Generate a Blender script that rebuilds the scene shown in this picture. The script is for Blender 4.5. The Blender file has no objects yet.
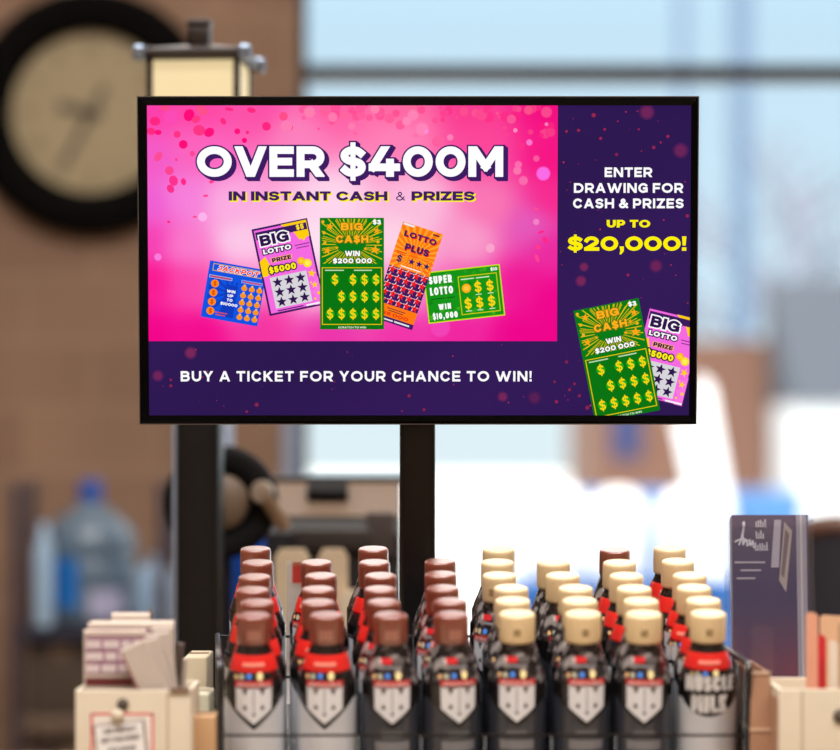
import bpy, math, random
from mathutils import Vector, Matrix

PI = math.pi
sc = bpy.context.scene
COL = sc.collection
F = 2950.0            # focal length in pixels of the 840 px wide frame
HZ = 440.0            # image row of the eye level
EYE = 1.30            # eye height above the floor

# ------------------------------------------------------------------ camera
cam_d = bpy.data.cameras.new('camera')
cam = bpy.data.objects.new('camera', cam_d)
COL.objects.link(cam)
cam.location = (0, 0, EYE)
cam.rotation_euler = (PI / 2, 0, 0)
cam_d.sensor_width = 36
cam_d.lens = 36 * F / 840
cam_d.shift_y = (HZ - 375) / 840
cam_d.clip_end = 500
cam_d.dof.use_dof = True
cam_d.dof.focus_distance = 3.385
cam_d.dof.aperture_fstop = 2.8
cam_d.dof.aperture_blades = 0
sc.camera = cam

# ------------------------------------------------------------------ world
w = bpy.data.worlds.new('sky')
sc.world = w
w.use_nodes = True
nt = w.node_tree
bg = nt.nodes['Background']
tc = nt.nodes.new('ShaderNodeTexCoord')
sx = nt.nodes.new('ShaderNodeSeparateXYZ')
rp = nt.nodes.new('ShaderNodeValToRGB')
nt.links.new(tc.outputs['Generated'], sx.inputs[0])
nt.links.new(sx.outputs['Z'], rp.inputs[0])
e = rp.color_ramp.elements
e[0].position = 0.0
e[0].color = (.78, .93, .97, 1)
e[1].position = 0.5
e[1].color = (1.0, .93, .86, 1)
k = e.new(.045); k.color = (.66, .87, .98, 1)
k = e.new(.15); k.color = (.58, .82, .98, 1)
k = e.new(.24); k.color = (1.0, .95, .89, 1)
nt.links.new(rp.outputs[0], bg.inputs[0])
mrw = nt.nodes.new('ShaderNodeMapRange')
mrw.inputs['From Min'].default_value = .14
mrw.inputs['From Max'].default_value = .40
mrw.inputs['To Min'].default_value = 1.0
mrw.inputs['To Max'].default_value = 2.4
nt.links.new(sx.outputs['Z'], mrw.inputs['Value'])
nt.links.new(mrw.outputs[0], bg.inputs[1])

# ------------------------------------------------------------------ sun and ceiling lights
sun_d = bpy.data.lights.new('sun', 'SUN')
sun_d.energy = 5.0
sun_d.angle = .01
sun_d.color = (1, .97, .92)
sun = bpy.data.objects.new('sun', sun_d)
COL.objects.link(sun)
sun.rotation_euler = (math.radians(48), 0, math.radians(-18))
CEIL = 6.0


def area(name, loc, sx_, sy_, power, color=(1, .975, .95)):
    d = bpy.data.lights.new(name, 'AREA')
    d.shape = 'RECTANGLE'
    d.size, d.size_y = sx_, sy_
    d.energy = power
    d.color = color
    o = bpy.data.objects.new(name, d)
    COL.objects.link(o)
    o.location = loc
    return o


area('ceiling_light_glow', (-1.4, 1.0, CEIL - .1), 3.0, 1.0, 270)
area('ceiling_light_glow', (1.6, 1.0, CEIL - .1), 3.0, 1.0, 270)
area('ceiling_light_glow', (-1.6, 4.6, CEIL - .1), 3.0, 1.0, 120)
area('ceiling_light_glow', (1.6, 4.6, CEIL - .1), 3.0, 1.0, 120)

sc.view_settings.view_transform = 'Standard'
sc.view_settings.look = 'None'
sc.view_settings.exposure = 0.0
sc.view_settings.gamma = 1.0
sc.view_settings.use_curve_mapping = False


# ------------------------------------------------------------------ helpers
def lin(c):
    if isinstance(c, str):
        c = tuple(int(c[i:i + 2], 16) for i in (0, 2, 4))
    r = []
    for x in c[:3]:
        x = min(max(x, 0), 255) / 255.0
        r.append(x / 12.92 if x <= .04045 else ((x + .055) / 1.055) ** 2.4)
    return (r[0], r[1], r[2], 1.0)


def P(px, py, d):
    return Vector(((px - 420) / F * d, d, EYE - (py - HZ) / F * d))


def M(name, c=(128, 128, 128), rough=.5, metal=0.0, noise=.06, nscale=30.0, bump=0.0, spec=.5, attr=False,
      emit=0.0, coat=0.0, trans=0.0, alpha=1.0):
    m = bpy.data.materials.new(name)
    m.use_nodes = True
    n = m.node_tree.nodes
    L = m.node_tree.links
    b = n['Principled BSDF']
    b.inputs['Roughness'].default_value = rough
    b.inputs['Metallic'].default_value = metal
    b.inputs['Specular IOR Level'].default_value = spec
    b.inputs['Coat Weight'].default_value = coat
    b.inputs['Transmission Weight'].default_value = trans
    b.inputs['Alpha'].default_value = alpha
    if attr:
        a = n.new('ShaderNodeAttribute')
        a.attribute_name = 'Col'
        src = a.outputs['Color']
    else:
        rgb = n.new('ShaderNodeRGB')
        rgb.outputs[0].default_value = lin(c)
        src = rgb.outputs[0]
    if emit > 0:
        b.inputs['Base Color'].default_value = (.001, .001, .001, 1)
        L.new(src, b.inputs['Emission Color'])
        b.inputs['Emission Strength'].default_value = emit
        return m
    if noise > 0 or bump > 0:
        t = n.new('ShaderNodeTexCoord')
        nz = n.new('ShaderNodeTexNoise')
        nz.inputs['Scale'].default_value = nscale
        nz.inputs['Detail'].default_value = 3
        L.new(t.outputs['Object'], nz.inputs['Vector'])
    if noise > 0:
        mr = n.new('ShaderNodeMapRange')
        mr.inputs['To Min'].default_value = 1 - noise * 2
        mr.inputs['To Max'].default_value = 1 + noise * 2
        L.new(nz.outputs['Fac'], mr.inputs['Value'])
        mx = n.new('ShaderNodeVectorMath')
        mx.operation = 'SCALE'
        L.new(src, mx.inputs[0])
        L.new(mr.outputs[0], mx.inputs['Scale'])
        src = mx.outputs[0]
    L.new(src, b.inputs['Base Color'])
    if bump > 0:
        bp = n.new('ShaderNodeBump')
        bp.inputs['Strength'].default_value = bump
        bp.inputs['Distance'].default_value = .002
        L.new(nz.outputs['Fac'], bp.inputs['Height'])
        L.new(bp.outputs[0], b.inputs['Normal'])
    return m


class G:
    """collects faces; build() links them as ONE mesh object"""

    def __init__(s):
        s.v, s.f, s.c, s.m, s.s = [], [], [], [], []

    def poly(s, pts, col=None, mi=0, smooth=False):
        i = len(s.v)
        s.v += [tuple(p) for p in pts]
        s.f.append(tuple(range(i, i + len(pts))))
        s.c.append(col)
        s.m.append(mi)
        s.s.append(smooth)

    def grid(s, fn, nu, nv, closed_u=False, col=None, mi=0, smooth=True, colfn=None):
        i = len(s.v)
        cu = nu if closed_u else nu + 1
        for b in range(nv + 1):
            for a in range(cu):
                s.v.append(tuple(fn(a / nu, b / nv)))
        for b in range(nv):
            for a in range(nu):
                a2 = (a + 1) % cu
                s.f.append((i + b * cu + a, i + b * cu + a2, i + (b + 1) * cu + a2, i + (b + 1) * cu + a))
                s.c.append(colfn((a + .5) / nu, (b + .5) / nv) if colfn else col)
                s.m.append(mi)
                s.s.append(smooth)

    def lathe(s, prof, n=32, c=(0, 0, 0), axis='z', mi=0, col=None, smooth=True, ridge=0.0, a0=0, a1=2 * PI):
        full = abs(a1 - a0 - 2 * PI) < 1e-6
        N = len(prof) - 1

        def fn(u, v):
            j = v * N
            k_ = min(int(round(j)), N)
            r, h = prof[k_]
            a = a0 + (a1 - a0) * u
            if ridge and r > 1e-5:
                r = r - ridge * (.5 + .5 * math.cos(round(u * n) * PI))
            x, y = r * math.cos(a), r * math.sin(a)
            if axis == 'z':
                return (c[0] + x, c[1] + y, c[2] + h)
            if axis == 'y':
                return (c[0] + x, c[1] + h, c[2] + y)
            return (c[0] + h, c[1] + x, c[2] + y)
        s.grid(fn, n, N, closed_u=full, mi=mi, col=col, smooth=smooth)

    def box(s, c, size, rot=None, bev=0.0, mi=0, col=None, taper=1.0):
        hx, hy, hz = size[0] / 2, size[1] / 2, size[2] / 2
        R = rot if rot is not None else Matrix.Identity(3)
        if isinstance(R, (int, float)):
            R = Matrix.Rotation(R, 3, 'Z')
        c = Vector(c)
        b = min(bev, hx * .9, hy * .9, hz * .9)
        if b <= 0:
            V = [Vector((x * (taper if z > 0 else 1), y * (taper if z > 0 else 1), z)) for z in (-hz, hz) for y in (-hy, hy) for x in (-hx, hx)]
            V = [R @ p + c for p in V]
            for q in ((0, 1, 5, 4), (1, 3, 7, 5), (3, 2, 6, 7), (2, 0, 4, 6), (4, 5, 7, 6), (0, 2, 3, 1)):
                s.poly([V[k_] for k_ in q], col, mi)
            return
        # rounded box: rings of rounded rectangles
        def ring(inset, z):
            pts = []
            rr = b - inset
            for qx, qy, st in ((1, 1, 0), (-1, 1, 1), (-1, -1, 2), (1, -1, 3)):
                for k_ in range(4):
                    a = (st + k_ / 3) * PI / 2
                    pts.append(R @ Vector((qx * (hx - b) + rr * math.cos(a), qy * (hy - b) + rr * math.sin(a), z)) + c)
            return pts
        rs = []
        for k_ in range(4):
            a = k_ / 3 * PI / 2
            rs.append(ring(b * (1 - math.sin(a)) * .98, -hz + b * (1 - math.cos(a))))
        for k_ in range(3, -1, -1):
            a = k_ / 3 * PI / 2
            rs.append(ring(b * (1 - math.sin(a)) * .98, hz - b * (1 - math.cos(a))))
        i = len(s.v)
        n = 16
        for r in rs:
            s.v += [tuple(p) for p in r]
        for j in range(len(rs) - 1):
            for a in range(n):
                s.f.append((i + j * n + a, i + j * n + (a + 1) % n, i + (j + 1) * n + (a + 1) % n, i + (j + 1) * n + a))
                s.c.append(col); s.m.append(mi); s.s.append(True)
        s.f.append(tuple(range(i + n - 1, i - 1, -1))); s.c.append(col); s.m.append(mi); s.s.append(False)
        t = i + (len(rs) - 1) * n
        s.f.append(tuple(range(t, t + n))); s.c.append(col); s.m.append(mi); s.s.append(False)

    def tube(s, pts, r, n=8, mi=0, col=None):
        pts = [Vector(p) for p in pts]
        rings = []
        for k_, p in enumerate(pts):
            d = (pts[min(k_ + 1, len(pts) - 1)] - pts[max(k_ - 1, 0)]).normalized()
            up = Vector((0, 0, 1)) if abs(d.z) < .9 else Vector((0, 1, 0))
            x = d.cross(up).normalized()
            y = d.cross(x).normalized()
            rings.append([p + x * r * math.cos(a) + y * r * math.sin(a) for a in (2 * PI * q / n for q in range(n))])
        i = len(s.v)
        for R in rings:
            s.v += [tuple(p) for p in R]
        for j in range(len(rings) - 1):
            for a in range(n):
                s.f.append((i + j * n + a, i + j * n + (a + 1) % n, i + (j + 1) * n + (a + 1) % n, i + (j + 1) * n + a))
                s.c.append(col); s.m.append(mi); s.s.append(True)
        s.f.append(tuple(range(i, i + n))); s.c.append(col); s.m.append(mi); s.s.append(False)
        t = i + (len(rings) - 1) * n
        s.f.append(tuple(range(t, t + n))); s.c.append(col); s.m.append(mi); s.s.append(False)

    def prism(s, pts2, h0, h1, plane='xz', mi=0, col=None, off=(0, 0, 0)):
        """outline given in a plane, extruded along the third axis"""
        def q(p, h):
            if plane == 'xz':
                v = (p[0], h, p[1])
            elif plane == 'yz':
                v = (h, p[0], p[1])
            else:
                v = (p[0], p[1], h)
            return (v[0] + off[0], v[1] + off[1], v[2] + off[2])
        s.poly([q(p, h0) for p in pts2], col, mi)
        s.poly([q(p, h1) for p in reversed(pts2)], col, mi)
        n = len(pts2)
        for k_ in range(n):
            a, b = pts2[k_], pts2[(k_ + 1) % n]
            s.poly([q(a, h0), q(b, h0), q(b, h1), q(a, h1)], col, mi)

    def build(s, name, mats, parent=None, label=None, merge=False):
        me = bpy.data.meshes.new(name)
        me.from_pydata(s.v, [], s.f)
        if not isinstance(mats, (list, tuple)):
            mats = [mats]
        for m in mats:
            me.materials.append(m)
        me.polygons.foreach_set('material_index', s.m)
        me.polygons.foreach_set('use_smooth', s.s)
        if any(c is not None for c in s.c):
            at = me.color_attributes.new('Col', 'FLOAT_COLOR', 'CORNER')
            buf = []
            for f, c in zip(s.f, s.c):
                if c is not None and isinstance(c, list):
                    for q in c:
                        buf += list(q)
                else:
                    buf += list(c or (.5, .5, .5, 1)) * len(f)
            at.data.foreach_set('color', buf)
        me.update()
        o = bpy.data.objects.new(name, me)
        COL.objects.link(o)
        if parent:
            o.parent = parent
        if label:
            o['label'] = label
        return o


def thing(name, label, cat, loc=(0, 0, 0), rot=(0, 0, 0), group=None):
    o = bpy.data.objects.new(name, None)
    o.empty_display_size = .05
    COL.objects.link(o)
    o.location = loc
    o.rotation_euler = rot
    return tag(o, label, cat, group)


def tag(o, label, cat, group=None):
    o['label'] = label
    o['category'] = cat
    if group:
        o['group'] = group
    return o


def struct(name, g, mats, parent=None):
    o = g.build(name, mats, parent)
    if not parent:
        o['kind'] = 'structure'
    return o


# ------------------------------------------------------------------ flat drawing: polygons, stars and a stroke alphabet
def clip_half(pl, a, b, c):
    """keep a*x+b*y<=c"""
    out = []
    n = len(pl)
    for i in range(n):
        p, q = pl[i], pl[(i + 1) % n]
        dp, dq = a * p[0] + b * p[1] - c, a * q[0] + b * q[1] - c
        if dp <= 0:
            out.append(p)
        if (dp < 0 < dq) or (dq < 0 < dp):
            t = dp / (dp - dq)
            out.append((p[0] + (q[0] - p[0]) * t, p[1] + (q[1] - p[1]) * t))
    return out


def clip_box(pl, x0, x1, y0, y1):
    for a, b, c in ((-1, 0, -x0), (1, 0, x1), (0, -1, -y0), (0, 1, y1)):
        if len(pl) < 3:
            return []
        pl = clip_half(pl, a, b, c)
    return pl if len(pl) >= 3 else []


def arc(cx, cy, rx, ry, a0, a1, n=12):
    return [(cx + rx * math.cos(math.radians(a0 + (a1 - a0) * i / n)), cy + ry * math.sin(math.radians(a0 + (a1 - a0) * i / n))) for i in range(n + 1)]


GL = {
    'A': (.92, [[(0, 0), (.5, 1), (1, 0)], [(.2, .26), (.8, .26)]]),
    'B': (.78, [[(0, 0), (0, 1)], [(0, 1)] + arc(.6, .765, .34, .235, 90, -90) + [(0, .53)], [(0, .53)] + arc(.66, .265, .34, .265, 90, -90) + [(0, 0)]]),
    'C': (.86, [arc(.52, .5, .52, .5, 42, 318, 22)]),
    'D': (.88, [[(0, 0), (0, 1)], [(0, 1)] + arc(.42, .5, .58, .5, 90, -90, 16) + [(0, 0)]]),
    'E': (.70, [[(0, 0), (0, 1)], [(0, 1), (1, 1)], [(0, .5), (.9, .5)], [(0, 0), (1, 0)]]),
    'F': (.68, [[(0, 0), (0, 1)], [(0, 1), (1, 1)], [(0, .48), (.9, .48)]]),
    'G': (.88, [arc(.52, .5, .52, .5, 42, 318, 22) + [(.96, .14)], [(.96, .08), (.96, .46)], [(.62, .46), (.96, .46)]]),
    'H': (.84, [[(0, 0), (0, 1)], [(1, 0), (1, 1)], [(0, .5), (1, .5)]]),
    'I': (0, [[(0, 0), (0, 1)]]),
    'J': (.6, [[(.2, 1), (1, 1)], [(1, 1), (1, .35)] + arc(.5, .3, .5, .3, 0, -140)]),
    'K': (.80, [[(0, 0), (0, 1)], [(0, .35), (1, 1)], [(.35, .58), (1, 0)]]),
    'L': (.64, [[(0, 1), (0, 0)], [(0, 0), (1, 0)]]),
    'M': (1.0, [[(0, 0), (0, 1)], [(0, 1), (.5, .28)], [(.5, .28), (1, 1)], [(1, 1), (1, 0)]]),
    'N': (.86, [[(0, 0), (0, 1)], [(0, 1), (1, 0)], [(1, 0), (1, 1)]]),
    'O': (1.0, [arc(.5, .5, .5, .5, 0, 360, 32)]),
    'P': (.76, [[(0, 0), (0, 1)], [(0, 1)] + arc(.6, .68, .4, .32, 90, -90) + [(0, .36)]]),
    'Q': (1.0, [arc(.5, .5, .5, .5, 0, 360, 32), [(.6, .25), (.95, -.08)]]),
    'R': (.80, [[(0, 0), (0, 1)], [(0, 1)] + arc(.6, .69, .4, .31, 90, -90) + [(0, .38)], [(.55, .38), (1, 0)]]),
    'S': (.74, [arc(.5, .755, .48, .245, 28, 270, 14) + arc(.5, .255, .5, .255, 90, -152, 14)[1:]]),
    'T': (.76, [[(0, 1), (1, 1)], [(.5, 0), (.5, 1)]]),
    'U': (.82, [[(0, 1), (0, .42)] + arc(.5, .42, .5, .42, 180, 360, 16) + [(1, 1)]]),
    'V': (.92, [[(0, 1), (.5, 0)], [(.5, 0), (1, 1)]]),
    'W': (1.35, [[(0, 1), (.26, 0)], [(.26, 0), (.5, .95)], [(.5, .95), (.74, 0)], [(.74, 0), (1, 1)]]),
    'X': (.84, [[(0, 0), (1, 1)], [(0, 1), (1, 0)]]),
    'Y': (.84, [[(0, 1), (.5, .42)], [(1, 1), (.5, .42)], [(.5, .42), (.5, 0)]]),
    'Z': (.76, [[(0, 1), (1, 1)], [(1, 1), (0, 0)], [(0, 0), (1, 0)]]),
    '0': (.86, [arc(.5, .5, .5, .5, 0, 360, 32)]),
    '1': (.3, [[(.9, 0), (.9, 1)], [(0, 1), (.9, 1)]]),
    '2': (.74, [arc(.48, .7, .48, .3, 165, -35, 14) + [(0, 0)], [(0, 0), (1, 0)]]),
    '3': (.74, [arc(.45, .76, .45, .24, 150, -90, 12), arc(.45, .26, .52, .26, 90, -150, 12)]),
    '4': (.90, [[(.55, 1), (0, .25)], [(0, .25), (1, .25)], [(.74, 0), (.74, .46)]]),
    '5': (.74, [[(.92, 1), (.12, 1)], [(.12, 1), (.08, .56)], [(.08, .56)] + arc(.45, .31, .5, .31, 80, -150, 14)]),
    '6': (.78, [arc(.5, .32, .5, .32, 0, 360, 24), arc(.62, .5, .62, .5, 75, 200, 12)]),
    '7': (.76, [[(0, 1), (1, 1)], [(1, 1), (.35, 0)]]),
    '8': (.78, [arc(.5, .76, .42, .24, 0, 360, 22), arc(.5, .26, .5, .26, 0, 360, 22)]),
    '9': (.78, [arc(.5, .68, .5, .32, 0, 360, 24), arc(.38, .5, .62, .5, 20, -105, 12)]),
    '$': (.74, [arc(.5, .755, .48, .245, 28, 270, 14) + arc(.5, .255, .5, .255, 90, -152, 14)[1:], 'bar']),
    '&': (.86, [[(1, 0), (.28, .68)] + arc(.44, .80, .2, .2, 200, -20, 10)[0:] + [(.5, .58), (.1, .38)] + arc(.38, .24, .38, .24, 170, 330, 10) + [(.95, .42)]]),
    '!': (0, ['bang']),
    ',': (0, ['comma']),
    '.': (0, [[(0, 0), (0, .02)]]),
    '-': (.4, [[(0, .45), (1, .45)]]),
}


def stroke_polys(pts, h, ext, k=1.0):
    """polygons of a thick polyline; sharp turns are broken so that square ends overlap"""
    runs = [[pts[0]]]
    for i in range(1, len(pts)):
        p = pts[i]
        if math.dist(p, runs[-1][-1]) < 1e-6:
            continue
        r = runs[-1]
        if len(r) >= 2:
            a = math.atan2(r[-1][1] - r[-2][1], r[-1][0] - r[-2][0])
            b = math.atan2(p[1] - r[-1][1], p[0] - r[-1][0])
            d = abs((b - a + PI) % (2 * PI) - PI)
            if d > math.radians(42):
                runs.append([r[-1], p])
                continue
        r.append(p)
    out = []
    for r in runs:
        if len(r) < 2:
            continue
        closed = math.dist(r[0], r[-1]) < 1e-6
        L, Rr = [], []
        n = len(r)
        for i in range(n):
            if closed:
                a, b = r[(i - 1) if i else n - 2], r[i + 1 if i < n - 1 else 1]
            else:
                a, b = r[max(i - 1, 0)], r[min(i + 1, n - 1)]
            dx, dy = b[0] - a[0], b[1] - a[1]
            q = math.hypot(dx, dy) or 1
            dx, dy = dx / q, dy / q
            x, y = r[i]
            if not closed and i == 0:
                x, y = x - dx * ext, y - dy * ext * k
            if not closed and i == n - 1:
                x, y = x + dx * ext, y + dy * ext * k
            L.append((x - dy * h, y + dx * h * k))
            Rr.append((x + dy * h, y - dx * h * k))
        for i in range(n - 1):
            out.append([Rr[i], Rr[i + 1], L[i + 1], L[i]])
    return out


class D2:
    """flat print: polygons in picture units with y down"""

    def __init__(s, clip=None):
        s.p = []
        s.clip = clip
        s.T = None
        s.z = 0
        s.auto = 0
        s.step = 0.0
        s.last = None

    def frame(s, cx, cy, w_, h_, deg, sw=None, sh=None):
        a = math.radians(deg)
        ca, sa = math.cos(a), math.sin(a)
        fx = w_ / (sw or w_)
        fy = h_ / (sh or h_)
        s.T = lambda p: (cx + (p[0] * fx - w_ / 2) * ca - (p[1] * fy - h_ / 2) * sa, cy + (p[0] * fx - w_ / 2) * sa + (p[1] * fy - h_ / 2) * ca)

    def add(s, pl, col, lc=None):
        if lc:
            pl = clip_box(pl, *lc)
        if len(pl) < 3:
            return
        if s.T:
            pl = [s.T(q) for q in pl]
        if s.clip:
            pl = clip_box(pl, *s.clip)
        if s.auto and col != s.last:
            s.step += s.auto
            s.last = col
        if len(pl) >= 3:
            s.p.append((pl, lin(col) if len(col) != 4 else col, s.z + s.step))

    def rect(s, x0, x1, y0, y1, col):
        s.add([(x0, y0), (x1, y0), (x1, y1), (x0, y1)], col)

    def outline(s, x0, x1, y0, y1, t, col):
        s.rect(x0, x1, y0, y0 + t, col); s.rect(x0, x1, y1 - t, y1, col)
        s.rect(x0, x0 + t, y0, y1, col); s.rect(x1 - t, x1, y0, y1, col)

    def disc(s, x, y, r, col, n=14, ry=None, rot=0.0):
        ry = ry or r
        ca, sa = math.cos(rot), math.sin(rot)
        s.add([(x + r * math.cos(2 * PI * i / n) * ca - ry * math.sin(2 * PI * i / n) * sa, y + r * math.cos(2 * PI * i / n) * sa + ry * math.sin(2 * PI * i / n) * ca) for i in range(n)], col)

    def star(s, x, y, r, col, rot=0.0, q=.42):
        c = []
        for i in range(10):
            rr = r if i % 2 == 0 else r * q
            a = -PI / 2 + rot + i * PI / 5
            c.append((x + rr * math.cos(a), y + rr * math.sin(a)))
        for i in range(0, 10, 2):
            s.add([(x, y), c[i - 1], c[i], c[(i + 1) % 10]], col)

    def burst(s, x, y, r, n, col, box, frac=.4, r0=0.0):
        for i in range(n):
            a = 2 * PI * i / n
            b = a + 2 * PI / n * frac
            s.add([(x + r0 * math.cos(a), y + r0 * math.sin(a)), (x + r * math.cos(a), y + r * math.sin(a)), (x + r * math.cos(b), y + r * math.sin(b)), (x + r0 * math.cos(b), y + r0 * math.sin(b))], col, box)

    def text(s, st, x0, x1, y0, y1, t, col, outline=None, shadow=None, gap=.14, shear=0.0, space=.34):
        H = y1 - y0
        ty = min(t, .25 * H)
        nat = 0
        fixed = 0
        for i, ch in enumerate(st):
            if ch == ' ':
                fixed += space * H
                continue
            w_ = GL[ch][0] * H
            if w_ == 0:
                fixed += t
            else:
                nat += w_
            if i < len(st) - 1:
                fixed += gap * H * (.75 if t > .25 * H else 1)
        ws = max((x1 - x0 - fixed) / nat, .15) if nat else 1

        def draw(dx, dy, e_, c_, zz):
            x = x0
            s.z += zz
            for i, ch in enumerate(st):
                if ch == ' ':
                    x += space * H
                    continue
                w_ = GL[ch][0] * H * ws
                if w_ == 0:
                    w_ = t
                for stt in GL[ch][1]:
                    noclip = False
                    if stt == 'bar':
                        noclip = True
                        pts = [(x + w_ / 2, y1 + H * .13), (x + w_ / 2, y0 - H * .13)]
                        hh = t * .32 + e_
                        polys = stroke_polys(pts, hh, e_)
                    elif stt == 'bang':
                        tq = min(t, .24 * H)
                        polys = [[(x - e_, y0 - e_), (x + t + e_, y0 - e_), (x + t * .85 + e_, y1 - tq * 1.5 + e_), (x + t * .15 - e_, y1 - tq * 1.5 + e_)], [(x - e_, y1 - tq - e_), (x + t + e_, y1 - tq - e_), (x + t + e_, y1 + e_), (x - e_, y1 + e_)]]
                    elif stt == 'comma':
                        noclip = True
                        polys = [[(x - e_, y1 - t - e_), (x + t + e_, y1 - t - e_), (x + t + e_, y1 + e_), (x + t * .45 + e_, y1 + t * .8 + e_), (x - e_, y1 + t * .8 + e_), (x + t * .2 - e_, y1)]]
                    else:
                        diag = len(stt) <= 3 and all(abs(p_[0] - q_[0]) > .01 and abs(p_[1] - q_[1]) > .01 for p_, q_ in zip(stt[:-1], stt[1:]))
                        pts = [(x + t / 2 + u * (w_ - t), (y1 if v == 0 else y0) if (diag and v in (0, 1)) else y1 - ty / 2 - v * (H - ty)) for u, v in stt]
                        polys = stroke_polys(pts, t / 2 + e_, t / 2 + e_, (ty / 2 + e_) / (t / 2 + e_))
                    for pl in polys:
                        if not noclip:
                            pl = clip_box(pl, x - e_ - .001 * H, x + w_ + e_ + .001 * H, y0 - e_, y1 + e_)
                        if pl:
                            s.add([(a + dx - shear * (b - y1), b + dy) for a, b in pl], c_)
                x += w_ + gap * H * (.75 if t > .25 * H else 1)
            s.z -= zz
        if shadow:
            sx_, sy_, scol, n_ = shadow
            e_ = outline[0] if outline else 0
            for k_ in range(n_, 0, -1):
                draw(sx_ * k_ / n_, sy_ * k_ / n_, e_, scol, 0)
        if outline:
            draw(0, 0, outline[0], outline[1], 1)
        draw(0, 0, 0, col, 2)

    def to(s, g, fn, strip=None, mi=0):
        for pl, c, z in s.p:
            if strip:
                xs = [q[0] for q in pl]
                a, b = math.floor(min(xs) / strip), math.ceil(max(xs) / strip)
                for k_ in range(int(a), int(b)):
                    q = clip_box(pl, k_ * strip, (k_ + 1) * strip, -1e9, 1e9)
                    if q:
                        g.poly([fn(x, y, z) for x, y in q], c, mi)
            else:
                g.poly([fn(x, y, z) for x, y in pl], c, mi)


# ------------------------------------------------------------------ shared materials
m_print = M('printed_ink', rough=.45, attr=True, noise=.02, nscale=200)
m_gloss_print = M('glossy_printed_film', rough=.22, attr=True, noise=.03, nscale=120, coat=.3)
m_screen = M('screen_pixels', rough=.35, attr=True, emit=1.0, spec=.03)
m_black = M('black_plastic', (16, 15, 16), .32, noise=.05)
m_black_metal = M('black_painted_metal', (17, 14, 13), .35, noise=.06, spec=.35)
m_darkmetal = M('dark_bronze_metal', (48, 38, 33), .35, metal=.3, noise=.1)
m_mat = M('matt_black_rubber', (14, 12, 12), .7, spec=.2)
m_cream = M('cream_board', (218, 204, 180), .6, noise=.03)
m_white = M('white_paper', (236, 228, 218), .65, noise=.02)

# ------------------------------------------------------------------ the setting
BY = 9.0       # the far wall
g = G(); g.box((0, 3.5, -.05), (14, 13, .1))
m_floor = M('vinyl_floor', (120, 104, 90), .35, noise=.08, nscale=3)
struct('floor', g, m_floor)
g = G(); g.box((0, 3.1, CEIL + .1), (14, 12.1, .2))
struct('ceiling', g, M('ceiling_paint', (214, 206, 196), .8, noise=.03, nscale=4))
WX = -.372     # left edge of the big window
# block wall
mb = bpy.data.materials.new('tan_block_masonry')
mb.use_nodes = True
n = mb.node_tree.nodes; L = mb.node_tree.links; b = n['Principled BSDF']
tcn = n.new('ShaderNodeTexCoord'); mp = n.new('ShaderNodeMapping'); br = n.new('ShaderNodeTexBrick')
mp.inputs['Rotation'].default_value = (PI / 2, 0, 0)
br.inputs['Scale'].default_value = 1.0
br.inputs['Brick Width'].default_value = .40
br.inputs['Row Height'].default_value = .20
br.inputs['Mortar Size'].default_value = .007
br.inputs['Mortar Smooth'].default_value = .3
br.inputs['Bias'].default_value = 0
br.inputs['Color1'].default_value = lin((152, 120, 96))
br.inputs['Color2'].default_value = lin((139, 108, 87))
br.inputs['Mortar'].default_value = lin((162, 130, 105))
nz = n.new('ShaderNodeTexNoise'); nz.inputs['Scale'].default_value = 2.2
mixn = n.new('ShaderNodeMix'); mixn.data_type = 'RGBA'; mixn.blend_type = 'MULTIPLY'; mixn.inputs[0].default_value = .45
L.new(tcn.outputs['Object'], mp.inputs[0]); L.new(mp.outputs[0], br.inputs['Vector']); L.new(tcn.outputs['Object'], nz.inputs['Vector'])
L.new(br.outputs['Color'], mixn.inputs[6]); L.new(nz.outputs['Fac'], mixn.inputs[7])
mrb = n.new('ShaderNodeVectorMath'); mrb.operation = 'SCALE'; mrb.inputs['Scale'].default_value = 1.25
L.new(mixn.outputs[2], mrb.inputs[0])
L.new(mrb.outputs[0], b.inputs['Base Color'])
b.inputs['Roughness'].default_value = .85
g = G()
g.box(((-7 + WX) / 2, BY + .15, 1.45), (7 + WX, .3, 2.9))
g.box(((-7 + WX) / 2, BY + .15, CEIL - .15), (7 + WX, .3, .3))
g.box((-6.8, BY + .15, CEIL / 2), (.4, .3, CEIL))
g.box(((WX + 7) / 2, BY + .15, .04), (7 - WX, .3, .08))
g.box(((WX + 7) / 2, BY + .15, CEIL - .15), (7 - WX, .3, .3))
struct('wall_back', g, mb)
m_plaster = M('painted_plaster', (150, 122, 100), .8, noise=.04, nscale=3)
g = G(); g.box((-6.95, 3.1, CEIL / 2), (.1, 11.8, CEIL)); struct('wall_left', g, m_plaster)
g = G(); g.box((6.95, 3.1, CEIL / 2), (.1, 11.8, CEIL)); struct('wall_right', g, m_plaster)
g = G(); g.box((0, -2.95, CEIL / 2), (13.8, .1, CEIL)); struct('wall_front', g, m_plaster)
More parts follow.
